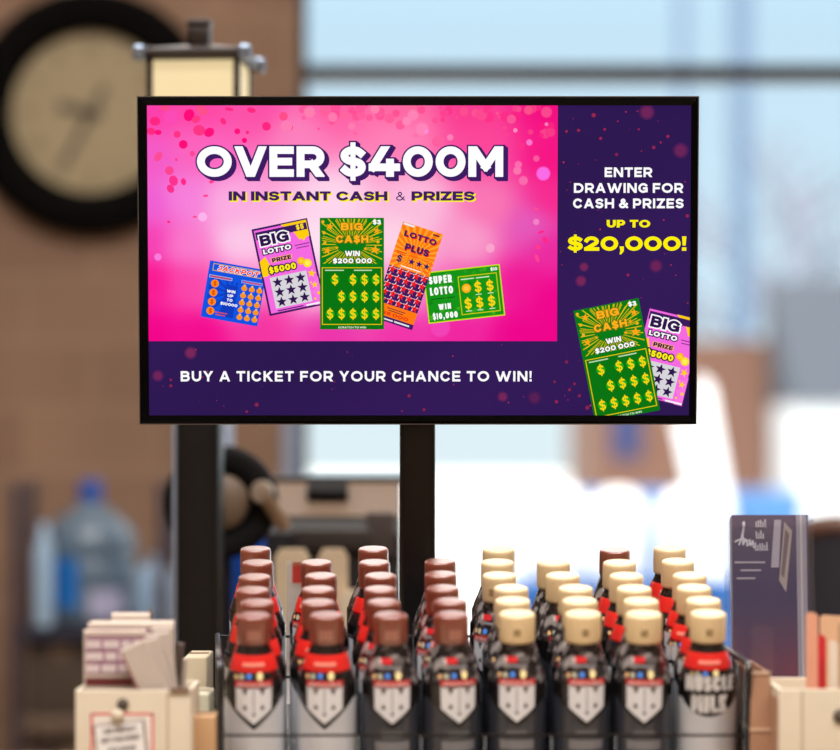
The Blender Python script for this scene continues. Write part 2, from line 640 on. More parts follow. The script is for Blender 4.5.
# window
m_frame = M('dark_window_metal', (34, 30, 28), .4, noise=.04)
m_jamb = M('pale_blue_jamb', (150, 165, 190), .5, noise=.03)
m_glass = bpy.data.materials.new('window_glass')
m_glass.use_nodes = True
n = m_glass.node_tree.nodes; L = m_glass.node_tree.links
n.remove(n['Principled BSDF'])
tr = n.new('ShaderNodeBsdfTransparent'); gl = n.new('ShaderNodeBsdfGlossy'); mx = n.new('ShaderNodeMixShader');
gl.inputs['Roughness'].default_value = .02
tr.inputs[0].default_value = (.99, .995, 1, 1)
mx.inputs[0].default_value = .02; L.new(tr.outputs[0], mx.inputs[1]); L.new(gl.outputs[0], mx.inputs[2])
L.new(mx.outputs[0], n['Material Output'].inputs[0])
win = bpy.data.objects.new('window_1', None); COL.objects.link(win); win['kind'] = 'structure'
g = G()
zt = EYE + (HZ - 72) / F * BY
g.box((WX + .012, BY + .06, 2.9), (.026, .10, 5.6))
g.box(((WX + 7) / 2, BY + .06, zt), (7 - WX, .08, .052))
g.box(((WX + 7) / 2, BY + .06, .11), (7 - WX, .1, .06))
g.box(((WX + 7) / 2, BY + .06, 5.67), (7 - WX, .1, .06))
for xx in (2.3, 4.6):
    g.box((xx, BY + .06, 2.9), (.05, .1, 5.6))
g.build('window_frame', m_frame, win)
g = G(); g.box(((WX + 7) / 2, BY + .08, 2.9), (7 - WX, .008, 5.5))
g.build('pane', m_glass, win)
clerestory = bpy.data.objects.new('added_clerestory', None); COL.objects.link(clerestory); clerestory['kind'] = 'structure'  # unseen clerestory, added so that the cap tops reflect bright sky
g = G()
for zz_ in (2.93, 5.67):
    g.box(((WX - 6.6) / 2, BY + .1, zz_), (WX + 6.6, .1, .06))
for xx in (-6.57, -4.6, -2.5):
    g.box((xx, BY + .1, 4.3), (.05, .1, 2.7))
g.build('window_frame', m_frame, clerestory)
g = G(); g.box(((WX - 6.6) / 2, BY + .12, 4.3), (WX + 6.6, .008, 2.7)); g.build('pane', m_glass, clerestory)
g = G(); g.box((WX - .022, BY - .006, 1.0), (.042, .016, 2.0))
struct('trim_1', g, m_jamb)
# ceiling fixtures
for (x, y) in ((-1.4, 1.0), (1.6, 1.0), (-1.6, 4.6), (1.6, 4.6)):
    g = G(); g.box((x, y, CEIL - .04), (3.1, 1.1, .07), bev=.02)
    side = 'left' if x < 0 else 'right'
    tag(g.build('ceiling_light', M('light_housing', (225, 222, 215), .5)), 'flat white ceiling light panel %s the checkout, on the %s side' % ('above' if y < 3 else 'beyond', side), 'ceiling light', 'ceiling light panels')

# ------------------------------------------------------------------ outside the window
g = G(); g.box((10, 65, -.22), (160, 111, .1))
go = g.build('car_park', M('pale_concrete', (225, 230, 232), .8, noise=.03, nscale=.6)); go['kind'] = 'structure'


def ob(px, py, d):
    p = P(px, py, d)
    return p.x, p.z


# brick building across the car park
D = 34.0
x0, zb = ob(594, 486, D); x1, ztp = ob(768, 340, D)
bl = thing('brick_building', 'tan brick building across the car park, right of the screen', 'building', ((x0 + x1) / 2, D, -.17))
m_tan = M('tan_brick', (104, 74, 60), .85, noise=.08, nscale=3)
g = G(); g.box((0, 3, (ztp + .17) / 2), (x1 - x0, 6, ztp + .17)); g.build('wall', m_tan, bl)
xa, za = ob(612, 458, D); xb, zb2 = ob(640, 380, D)
g = G(); g.box(((xa + xb) / 2 - (x0 + x1) / 2, -.03, (za + zb2) / 2 + .17), (xb - xa, .06, zb2 - za)); g.build('window', M('blue_window_glass', (36, 52, 96), .3), bl)
# store front with a white glass wall and slate canopy
x0, z0 = ob(793, 478, 32); x1, z1 = ob(1000, 402, 32)
sf = thing('storefront_building', 'white-walled shop under a slate grey canopy, far right across the car park', 'building', ((x0 + x1) / 2, 32, -.17))
g = G(); g.box((0, 1.5, (z1 + .17) / 2), (x1 - x0, 3, z1 + .17)); g.build('wall', M('bright_white_wall', (196, 200, 204), .7), sf)
x2, z2 = ob(770, 402, 31); x3, z3 = ob(1010, 262, 31)
g = G()
g.prism([(-.1, z2 + .17), (2.4, z3 + .17), (2.6, z3 + .1), (2.6, z2 + .17)], -(x1 - x0) / 2, (x1 - x0) / 2 + .2, plane='yz')
g.build('canopy', M('slate_roof', (66, 76, 88), .7, noise=.05, nscale=4), sf)
# exterior posts
for px, wd, d, lab in ((682, .16, 43, 'slim pale blue outdoor post behind the top right of the screen'), (741, .30, 44, 'wide pale blue outdoor post right of the screen')):
    g = G(); x, _ = ob(px, 100, d); g.box((x, d, 5.9), (wd, wd, 12.14), bev=.01)
    tag(g.build('outdoor_post', M('pale_blue_post', (84, 108, 136), .5)), lab, 'post', 'outdoor posts')


# low blue barrier and white bollards
d = 19.0
xa, za = ob(528, 490, d); xb, _ = ob(800, 490, d)
g = G(); g.box(((xa + xb) / 2, d, (za - .17) / 2), (xb - xa, .3, za + .17), bev=.04)
tag(g.build('outdoor_barrier', M('pale_blue_barrier', (64, 116, 172), .6)), 'pale blue low barrier outside, behind the white bollards', 'barrier')
d = 17.6
xa, za = ob(508, 578, d); xb, _ = ob(735, 578, d)
bn = thing('outdoor_bench', 'blue low bench outside, just above the cream-capped bottles', 'bench', ((xa + xb) / 2, d, -.17))
zq = za + .17
g = G(); g.box((0, 0, zq - .03), (xb - xa, .34, .06), bev=.01); g.build('seat', M('blue_bench_paint', (30, 92, 160), .5), bn)
for s_ in (-.46, 0, .46):
    g = G(); g.box((s_ * (xb - xa), 0, (zq - .06) / 2), (.08, .3, zq - .06)); g.build('leg', M('blue_bench_paint', (30, 92, 160), .5), bn)
g = G(); g.box((0, .12, (zq - .06) / 2), (xb - xa - .1, .04, zq - .08)); g.build('skirt', M('blue_bench_paint', (30, 92, 160), .5), bn)
for px, wpx, lab in ((517, 46, 'leftmost white bollard outside, under the middle of the screen'), (566, 44, 'second white bollard from the left outside, behind the cream caps'), (619, 56, 'third white bollard from the left outside, the widest'), (684, 50, 'rightmost white bollard outside, beside the white banner')):
    x, zt_ = ob(px, 489, 18.3)
    r_ = wpx / F * 18.3 / 2
    g = G(); g.lathe([(.0001, 0), (r_, 0), (r_, zt_ + .17 - r_ * .9)] + [(r_ * math.cos(a * PI / 14), zt_ + .17 - r_ * .9 + r_ * .9 * math.sin(a * PI / 14)) for a in range(1, 7)] + [(.0001, zt_ + .17)], 28)
    o = g.build('bollard', M('white_bollard_paint', (244, 245, 245), .5)); o.location = (x, 18.3, -.17); tag(o, lab, 'bollard', 'white bollards outside')
# leaning white board
g = G()
d = 18.0
pts = [ob(675, 423, d), ob(691, 500, d), (ob(700, 500, d)[0], -.168), (ob(738, 500, d)[0], -.168), ob(732, 505, d), ob(712, 385, d), ob(700, 376, d)]
g.prism(pts, d, d + .05)
tag(g.build('display_banner', M('white_banner', (240, 243, 246), .6)), 'white slanted banner outside, just right of the screen bottom corner', 'banner')
# bare trees
random.seed(4)


def tree(px, d, h, label):
    x, _ = ob(px, 440, d)
    t = thing('bare_tree', label, 'tree', (x, d, -.17), group='bare trees outside')
    g = G()
    g.tube([(0, 0, 0), (.05, 0, h * .4), (0, 0, h * .9)], .11, 8)
    g.build('trunk', M('grey_bark', (120, 124, 140), .9), t)
    g = G()

    def br_(p, dr, ln, lv):
        q = p + dr * ln
        g.tube([p, q], .012 + .014 * lv, 4)
        if lv > 0:
            for _ in range(3):
                nd = (dr + Vector((random.uniform(-.7, .7), random.uniform(-.7, .7), random.uniform(-.25, .5)))).normalized()
                br_(q, nd, ln * .72, lv - 1)
    for k_ in range(9):
        a = k_ * 2.4
        z = h * (.35 + .06 * k_)
        br_(Vector((0, 0, z)), Vector((math.cos(a), math.sin(a), .5)).normalized(), h * .16, 3)
    g.build('branches', M('grey_twigs', (120, 128, 145), .9), t)


tree(800, 52, 6.6, 'bare grey tree outside, nearer the right edge')
tree(735, 60, 6.8, 'bare grey tree outside, just right of the screen')

# ------------------------------------------------------------------ wall clock
cp = P(91, 112, BY - .04)
ck = thing('wall_clock', 'large round wall clock with a thick black rim on the block wall', 'clock', (cp.x, BY, cp.z))
s = BY / F
R1, R0 = 123 * s, 80 * s
g = G(); g.lathe([(R1 - .02, 0), (R1, -.012), (R1, -.04), (R1 - .015, -.065), (R1 - .04, -.075), (R0 + .025, -.07), (R0 + .006, -.055), (R0, -.03)], 64, axis='y')
g.build('rim', M('black_clock_rim', (8, 6, 5), .9, spec=.1), ck)
g = G(); g.lathe([(R0 + .01, -.025), (0.0001, -.0251)], 64, axis='y')
g.build('dial', M('aged_ivory_dial', (166, 148, 112), .5, noise=.05, nscale=5), ck)
m_num = M('brown_numerals', (132, 116, 90), .6)
for i in range(12):
    g = G()
    a = PI / 2 - i * PI / 6
    rr = R0 * .80
    R_ = Matrix.Rotation(-(a - PI / 2), 3, 'Y')
    nb = (3, 1, 2, 3, 3, 1, 2, 3, 3, 2, 1, 2)[i]
    for j in range(nb):
        off = (j - (nb - 1) / 2) * .014
        g.box(Vector((rr * math.cos(a), -.027, rr * math.sin(a))) + R_ @ Vector((off, 0, 0)), (.006, .002, .042), rot=R_)
    g.build('numeral', m_num, ck)
m_hand = M('dark_hands', (84, 74, 60), .5)
for nm, ang, ln, wd, tl in (('minute_hand', math.radians(-118), R0 * .72, .018, .09), ('hour_hand', math.radians(168), R0 * .42, .026, .03)):
    R_ = Matrix.Rotation(-ang, 3, 'Y')
    g = G(); g.box(R_ @ Vector(((ln - tl) / 2, 0, 0)) + Vector((0, -.034 if nm[0] == 'm' else -.030, 0)), (ln + tl, .003, wd), rot=R_)
    g.build(nm, m_hand, ck)
g = G(); g.lathe([(.018, -.026), (.018, -.038), (.0001, -.04)], 20, axis='y'); g.build('hub', m_hand, ck)

# ------------------------------------------------------------------ shelf rack with water jugs
d = 8.45
xl, xr = P(24, 0, d).x, P(168, 0, d).x
rk = thing('shelf_rack', 'dark steel shelf rack holding water jugs against the block wall', 'rack', ((xl + xr) / 2, d, 0))
m_rack = M('dark_plum_metal', (58, 44, 52), .5)
hx = (xr - xl) / 2
for sx_ in (-1, 1):
    for yy in (-.17, .17):
        g = G(); g.box((sx_ * hx, yy, .59), (.034, .034, 1.18), bev=.004); g.build('post', m_rack, rk)
zsh = P(0, 616, d).z
for z in (zsh - .02, P(0, 712, d).z, .1):
    g = G(); g.box((0, 0, z - .02), (2 * hx, .36, .04), bev=.004); g.build('shelf', M('navy_shelf', (40, 40, 56), .5) if z > .7 else M('brown_shelf', (108, 88, 72), .6), rk)


def jug(px, label, cap=(30, 80, 170), body=(96, 116, 134)):
    x = P(px, 0, d).x
    t = thing('water_jug', label, 'water jug', (x, d - .01, zsh - .02), group='water jugs on the rack')
    g = G()
    g.lathe([(.0001, 0), (.125, .002), (.135, .02), (.135, .08), (.128, .09), (.135, .10), (.135, .18), (.128, .19), (.135, .20), (.132, .25), (.11, .29), (.065, .325), (.032, .345), (.028, .365)], 32)
    g.build('bottle', M('blue_grey_jug_plastic', body, .2, coat=.4, noise=.2, nscale=9), t)
    g = G(); g.lathe([(.034, .35), (.034, .40), (.030, .41), (.0001, .411)], 24); g.build('cap', M('blue_cap', cap, .4), t)
    g = G(); g.lathe([(.1365, .05), (.1365, .19)], 8, a0=math.radians(225), a1=math.radians(262)); g.build('label_sticker', M('blue_sticker', (20, 110, 190), .5), t, 'blue sticker')
    g = G(); g.lathe([(.1365, .02), (.1365, .10)], 8, a0=math.radians(275), a1=math.radians(318)); g.build('label_sticker', M('lavender_sticker', (178, 176, 206), .5), t, 'lavender white sticker')
    return t


jug(91, 'blue-capped water jug with a blue and a white sticker, left of the lamp post')
g = G()
x = P(51, 0, d).x
g.lathe([(.0001, 0), (.026, 0), (.028, .01), (.028, .19), (.024, .23), (.012, .255), (.012, .29), (.0001, .291)], 20)
o = g.build('jug_highlight', M('ice_blue_highlight', (170, 200, 226), .3, coat=.3)); o.location = (x, d - .16, zsh - .02)  # pale bottle shape put in for the bright streak on the jug
tag(o, 'slim ice-blue shape standing in for the highlight on the large water jug', 'bottle')
x = P(178, 0, 8.1).x
g = G()
g.lathe([(.0001, 0), (.055, 0), (.06, .01), (.06, .12), (.05, .16), (.02, .18), (.02, .20), (.0001, .2)], 20)
o = g.build('round_canister', M('pale_blue_plastic', (160, 190, 220), .35)); o.location = (P(180, 0, d).x - .06, d - .09, zsh - .02)
tag(o, 'pale blue canister partly hidden behind the lamp post', 'canister')

for k_, (xo, wd_, z9, hh_, c_, lab) in enumerate(((-.085, .19, P(0, 712, d).z, .205, (74, 58, 46), 'dark brown box added for shade on the middle shelf of the rack, left one'), (.098, .17, P(0, 712, d).z, .19, (84, 66, 52), 'brown carton on the middle shelf of the rack, right one'), (-.05, .26, .1, .34, (78, 60, 48), 'dark brown box added for shade on the lowest shelf of the rack'))):  # boxes added to darken the shaded area below the jugs
    g = G(); g.box((0, 0, hh_ / 2), (wd_, .28, hh_), bev=.003); g.box((0, 0, hh_ + .0005), (wd_ - .01, .05, .001), mi=1); g.box((0, -.1405, hh_ - .02), (.05, .001, .04), mi=1)
    o = g.build('shade_box', [M('shade_brown', c_, .8, noise=.05), M('carton_tape', (120, 96, 74), .5)]); o.location = ((xl + xr) / 2 + xo, d, z9)
    tag(o, lab, 'carton', 'dark shade boxes on the shelf rack')

# ------------------------------------------------------------------ back counter, with machine, bin and dial
m_ctop = M('grey_laminate', (92, 80, 70), .4, noise=.05)
m_cbody = M('dark_wood_laminate', (58, 44, 36), .5, noise=.1)
bc = thing('back_counter', 'dark counter behind the checkout carrying the black machine', 'counter', (.12, 4.85, 0))
g = G(); g.box((0, 0, .86), (1.0, .94, .04), bev=.006); g.build('worktop', m_ctop, bc)
g = G(); g.box((0, .02, .42), (.96, .84, .84)); g.build('cabinet', m_cbody, bc)

d = 4.62
a_, b_ = P(262, 478, d), P(403, 478, d)
mc = thing('ticket_machine', 'black counter machine with a tan sloping top seen under the screen', 'machine', ((a_.x + b_.x) / 2, d + .16, .88))
W_ = b_.x - a_.x
H_ = a_.z - .88
zz = lambda py: P(0, py, d).z - .88
g = G(); g.prism([(-.13, 0), (-.13, zz(534)), (-.10, zz(520)), (.045, H_ - .012), (.15, H_ - .012), (.15, 0)], -W_ / 2 + .004, W_ / 2 - .004, plane='yz'); g.build('housing', M('matte_black_plastic', (26, 22, 20), .55), mc)
g = G(); g.box((0, .10, H_ - .006), (W_ + .008, .11, .012), bev=.003); g.build('lid', m_black, mc)
# sloping tan panel with slot
sl = math.atan2((H_ - .012) - zz(520), .145)
R_ = Matrix.Rotation(sl, 3, 'X')
mid = Vector((0, -.0275, (zz(520) + H_ - .012) / 2))
nrm = Vector((0, -math.sin(sl), math.cos(sl)))
g = G()
g.box(mid + nrm * .002, (W_ * .94, .148, .004), rot=R_); g.build('sloping_panel', M('tan_panel', (112, 90, 72), .5), mc)
g = G(); g.box(mid + nrm * .010 + Vector((-.012, .01, 0.008)), (W_ * .30, .055, .018), rot=R_, bev=.004); g.build('slot_cover', m_mat, mc)
g = G(); g.box((0.0, -.136, zz(540)), (W_ * .55, .012, .035), bev=.004); g.build('output_tray', M('dark_grey_plastic', (52, 42, 36), .5), mc)
g = G(); g.box((W_ * .34, -.134, zz(535)), (W_ * .2, .008, .07), bev=.003); g.build('side_panel', M('brown_grey_plastic', (66, 54, 50), .5), mc)

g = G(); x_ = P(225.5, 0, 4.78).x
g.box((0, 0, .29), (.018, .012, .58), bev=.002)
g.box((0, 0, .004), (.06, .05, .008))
o = g.build('aluminium_upright', M('pale_blue_metal', (176, 190, 210), .35, metal=.35)); o.location = (x_, 4.86, .88)
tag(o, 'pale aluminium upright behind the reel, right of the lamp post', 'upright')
# round black dial with a tan face and lever
d = 4.50
c = P(221, 502, d)
R_d = 57 / F * d
dl = thing('tape_dispenser_reel', 'round black reel with a tan hub and lever, left of the black machine', 'reel', (c.x, d, .88))
zc = c.z - .88
g = G(); g.lathe([(R_d * .62, -.016), (R_d * .9, -.022), (R_d, -.016), (R_d, .016), (R_d * .9, .022), (R_d * .62, .016), (R_d * .62, -.016)], 40, (0, 0, zc), axis='y'); g.build('rim', m_mat, dl)
g = G(); g.lathe([(R_d * .64, -.006), (R_d * .64, .010), (0.0001, .010)], 40, (0, 0, zc), axis='y', mi=1)
g.lathe([(R_d * .64, -.006), (R_d * .50, -.008)], 40, (0, 0, zc), axis='y', mi=1)
g.lathe([(R_d * .50, -.008), (R_d * .46, -.014), (.0001, -.014)], 32, (0, 0, zc), axis='y', mi=0)
g.build('hub', [M('tan_disc', (124, 102, 82), .5), m_mat], dl)
g = G(); p0 = P(263, 492, d); p1 = P(287, 528, d)
g.tube([(p0.x - c.x, -.03, p0.z - .88), (p1.x - c.x, -.03, p1.z - .88)], .0115, 10); g.build('lever', M('tan_lever', (176, 146, 118), .35), dl)
g = G(); g.lathe([(.015, -.04), (.018, -.03), (.018, -.01), (.0001, -.009)], 20, (p0.x - c.x, 0, p0.z - .88), axis='y'); g.lathe([(.0001, -.041), (.015, -.04)], 20, (p0.x - c.x, 0, p0.z - .88), axis='y'); g.build('pivot', M('pale_metal_pivot', (170, 150, 132), .3, metal=.3), dl)
g = G(); g.box((0, 0, .012), (.14, .09, .024), bev=.006); g.box((0, .012, (zc - R_d * .6) / 2), (.03, .02, zc - R_d * .6), bev=.004); g.build('foot', m_black, dl)

# blue bin
c = P(240, 600, 4.30)
g = G()
bw = .05
g.prism([(-.05, 0), (-.05, .27), (-.044, .275), (.044, .275), (.05, .27), (.05, 0)], -.03, .03)
o = g.build('blue_carton', M('saturated_blue_plastic', (28, 112, 250), .45)); o.location = (P(235, 0, 4.7).x, 4.64, .88)
tag(o, 'bright blue carton on the back counter beside the lamp post', 'carton')

# paper cartons in front of the machine
for px, py, w_, c_, lab in ((292, 549, .052, (200, 176, 144), 'tan paper pack behind the first gap between bottles'), (333, 549, .045, (196, 170, 140), 'tan paper pack in front of the black machine, right one'), (357, 590, .05, (206, 186, 158), 'cream paper pouch behind the third bottle column')):
    q = P(px, py, 4.43 if py < 560 else 4.41)
    g = G(); h_ = q.z - .88
    g.prism([(-w_ / 2, 0), (-w_ / 2, h_ - .012), (-w_ / 2 + .008, h_), (w_ / 2 - .008, h_), (w_ / 2, h_ - .012), (w_ / 2, 0)], -.012, .012)
    o = g.build('paper_pack', M('tan_paper', c_, .7)); o.location = (q.x, q.y, .88)
    tag(o, lab, 'paper pack', 'tan packs on the back counter')

# ------------------------------------------------------------------ lane lamp on its post
d = 4.3
lp = P(200, 200, d)
th = math.radians(-4.5)
lm = thing('lane_lamp', 'lit lantern with a bronze roof on a square black post', 'lamp', (lp.x, d, 0), (0, 0, th))
u = d / F
zf = lambda py: EYE - (py - HZ) * u
S = 90 * u
g = G(); g.box((0, 0, zf(185) / 2), (.064, .060, zf(185)), bev=.008); g.build('post', m_black_metal, lm)
g = G(); g.box((0, 0, .01), (.22, .22, .02), bev=.006); g.build('base_plate', m_black_metal, lm)
m_glint = M('pale_blue_metal', (176, 190, 210), .35, metal=.35)
g = G(); g.box((-.0365, .012, zf(186) / 2 + .01), (.009, .020, zf(186) - .02), bev=.002); g.build('edge_glint', m_glint, lm, 'pale strip standing in for the window reflection on the left side')  # pale bar in place of the window's reflection along the post edge
g = G(); g.box((0, 0, zf(190)), (S * 1.15, S * 1.15, .02), bev=.004); g.build('floor_plate', m_darkmetal, lm)
m_lamp = bpy.data.materials.new('lit_cream_glass'); m_lamp.use_nodes = True
b = m_lamp.node_tree.nodes['Principled BSDF']
b.inputs['Base Color'].default_value = lin((120, 108, 84)); b.inputs['Emission Color'].default_value = lin((250, 226, 174)); b.inputs['Emission Strength'].default_value = .78
for k_ in range(4):
    a = k_ * PI / 2
    R_ = Matrix.Rotation(a, 3, 'Z')
    g = G(); g.box(R_ @ Vector((0, -S * .47, (zf(187) + zf(64)) / 2)), (S * .92, .004, zf(64) - zf(187)), rot=R_); g.build('glass_panel', m_lamp, lm)
    g = G(); g.box(R_ @ Vector((S * .48, -S * .48, (zf(187) + zf(62)) / 2)), (.009, .009, zf(62) - zf(187)), rot=R_); g.build('corner_bar', m_darkmetal, lm)
g = G()
e0 = S * .60
prof = [(e0 * .9, zf(65)), (e0, zf(62)), (e0, zf(57)), (e0 * .93, zf(54)), (S * .17, zf(47))]
for (r0, z0), (r1, z1) in zip(prof[:-1], prof[1:]):
    for k_ in range(4):
        a0, a1 = PI / 4 + k_ * PI / 2, PI / 4 + (k_ + 1) * PI / 2
        q = math.sqrt(2)
        g.poly([(r0 * q * math.cos(a0), r0 * q * math.sin(a0), z0), (r0 * q * math.cos(a1), r0 * q * math.sin(a1), z0), (r1 * q * math.cos(a1), r1 * q * math.sin(a1), z1), (r1 * q * math.cos(a0), r1 * q * math.sin(a0), z1)])
g.box((0, 0, zf(64.5)), (e0 * 1.7, e0 * 1.7, .003))
g.build('roof', m_darkmetal, lm)
g = G(); g.box((0, 0, (zf(47) + zf(28)) / 2), (.030, .030, zf(28) - zf(47)), bev=.003); g.box((0, 0, zf(24)), (.034, .034, .012), bev=.004); g.build('finial', m_darkmetal, lm)
for sx_ in (-1, 1):
    for sy_ in (-1, 1):
        g = G(); g.box((sx_ * e0 * .97, sy_ * e0 * .97, zf(59)), (.018, .018, .022), bev=.005); g.build('roof_knob', M('polished_metal', (150, 165, 185), .25, metal=.8), lm)

# ------------------------------------------------------------------ checkout counter
CT = .90
cc = thing('checkout_counter', 'checkout counter carrying the bottle rack, screen stand and card trays', 'counter', (.1, 3.15, 0))
g = G(); g.box((0, 0, CT - .02), (2.4, 1.3, .04), bev=.008); g.build('worktop', M('speckled_laminate', (168, 150, 128), .4, noise=.08, nscale=80), cc)
g = G(); g.box((0, .03, (CT - .04) / 2), (2.34, 1.2, CT - .04)); g.build('cabinet', m_cbody, cc)

# ------------------------------------------------------------------ television and stand
TD = 3.40
TS = TD / F
tilt = math.radians(4.6)
TX, TY = 418.0, 261.0
tv = thing('advertising_screen', 'wide flat screen showing a pink and purple lottery advertisement', 'screen', ((TX - 420) * TS, TD, EYE - (TY - HZ) * TS), (tilt, 0, 0))
HW, HH = 278.6 * TS, 162.8 * TS
IX0, IX1, IY0, IY1 = 148.2, 690.0, 106.4, 415.6


def tp(x, y, z=0):
    return ((x - TX) * TS, -z * .00008, -(y - TY) * TS)


# bezel: four mitred bars with a raised lip
g = G()
sec = [(0, .004), (0, -.004), (.0012, -.0055), (.0024, -.006), (1, -.0035), (1, .004)]   # across the bezel
corners_o = [(-HW, -HH), (HW, -HH), (HW, HH), (-HW, HH)]
xi0, xi1 = (IX0 - TX) * TS, (IX1 - TX) * TS
zi0, zi1 = -(IY1 - TY) * TS, -(IY0 - TY) * TS
corners_i = [(xi0, zi0), (xi1, zi0), (xi1, zi1), (xi0, zi1)]
wmin = .008
for k_ in range(4):
    a, b = corners_o[k_], corners_o[(k_ + 1) % 4]
    ai, bi = corners_i[k_], corners_i[(k_ + 1) % 4]
    ring = []
    for t_, yy in sec:
        tt = 1.0 if t_ == 1 else t_ / .009
        ring.append(((a[0] + (ai[0] - a[0]) * tt, yy, a[1] + (ai[1] - a[1]) * tt), (b[0] + (bi[0] - b[0]) * tt, yy, b[1] + (bi[1] - b[1]) * tt)))
    for j in range(len(ring) - 1):
        g.poly([ring[j][0], ring[j][1], ring[j + 1][1], ring[j + 1][0]])
m_bez = M('gloss_black_bezel', (5, 5, 6), .14, noise=.0, spec=.1)
g.build('bezel', m_bez, tv)
g = G(); g.box((0, .016, 0), (2 * HW - .001, .024, 2 * HH - .001), bev=.003); g.box((0, .038, -.02), (HW * 1.3, .03, HH * 1.2), bev=.01)
g.build('back_cover', m_black, tv)
g = G()
tR = .0011
g.box((0, .010, HH + tR / 2), (2 * HW + 2 * tR, .030, tR)); g.box((0, .010, -HH - tR / 2), (2 * HW + 2 * tR, .030, tR))
g.box((-HW - tR / 2, .010, 0), (tR, .030, 2 * HH)); g.box((HW + tR / 2, .010, 0), (tR, .030, 2 * HH))
g.build('edge_trim', M('brushed_steel_edge', (132, 128, 128), .3, metal=.9), tv, 'thin steel edge around the black bezel')

# picture: background
CP = [(150, 108, 252, 62, 170), (200, 108, 255, 70, 165), (260, 110, 252, 80, 168), (330, 110, 255, 95, 165), (400, 110, 255, 100, 160), (470, 110, 250, 60, 145), (552, 110, 244, 12, 130),
      (150, 160, 244, 90, 200), (200, 150, 252, 100, 190), (300, 135, 252, 130, 190), (400, 135, 255, 130, 185), (480, 150, 252, 70, 155), (552, 160, 246, 18, 132),
      (150, 205, 238, 92, 212), (185, 200, 246, 130, 220), (230, 205, 252, 175, 226), (330, 200, 254, 215, 238), (420, 205, 252, 190, 222), (490, 205, 250, 120, 180), (552, 200, 248, 40, 142),
      (150, 240, 246, 60, 178), (185, 245, 250, 125, 205), (240, 240, 253, 205, 235), (320, 240, 255, 226, 242), (400, 240, 254, 214, 232), (470, 240, 250, 160, 205), (530, 225, 226, 92, 190), (552, 250, 236, 40, 160),
      (150, 280, 250, 18, 142), (190, 285, 250, 70, 168), (240, 290, 252, 140, 205), (320, 290, 252, 180, 220), (400, 290, 250, 150, 205), (470, 290, 245, 90, 180), (520, 285, 240, 20, 148), (552, 300, 240, 0, 140),
      (150, 335, 242, 0, 138), (200, 335, 244, 6, 142), (260, 330, 244, 50, 160), (330, 335, 236, 50, 170), (400, 335, 240, 50, 168), (460, 332, 240, 35, 160), (520, 335, 238, 0, 140), (552, 338, 238, 0, 138)]


def bgcol(x, y):
    if x > 557.3 or y > 341.2:
        b_ = .5 + .5 * math.sin(x * .013 + y * .02)
        return lin((44 + 6 * b_, 22 + 3 * b_, 80 + 8 * b_))
    sw = 0; r = [0, 0, 0]
    for a, b_, c1, c2, c3 in CP:
        w_ = 1.0 / (((x - a) ** 2 + ((y - b_) * 1.15) ** 2) + 420) ** 2
        sw += w_; r[0] += c1 * w_; r[1] += c2 * w_; r[2] += c3 * w_
    return lin([q / sw for q in r])


g = G()
xs = [IX0 + (557.3 - IX0) * i / 60 for i in range(61)] + [557.3 + (IX1 - 557.3) * i / 14 for i in range(0, 15)]
ys = [IY0 + (341.2 - IY0) * i / 36 for i in range(37)] + [341.2 + (IY1 - 341.2) * i / 10 for i in range(0, 11)]
for i in range(len(xs) - 1):
    for j in range(len(ys) - 1):
        x0, x1, y0, y1 = xs[i], xs[i + 1], ys[j], ys[j + 1]
        if x1 - x0 < 1e-6 or y1 - y0 < 1e-6:
            continue
        mx_, my_ = (x0 + x1) / 2, (y0 + y1) / 2
        dark = mx_ > 557.3 or my_ > 341.2

        def cf(x, y):
            if dark:
                return bgcol(max(x, 558) if mx_ > 557.3 else x, max(y, 342) if my_ > 341.2 and mx_ < 557.3 else y)
            return bgcol(min(x, 557), min(y, 341))
        g.poly([tp(x0, y0), tp(x1, y0), tp(x1, y1), tp(x0, y1)], [cf(x0, y0), cf(x1, y0), cf(x1, y1), cf(x0, y1)])
panel_g = g

random.seed(11)


def blend(a, b, t):
    return tuple(a[i] + (b[i] - a[i]) * t for i in range(3))


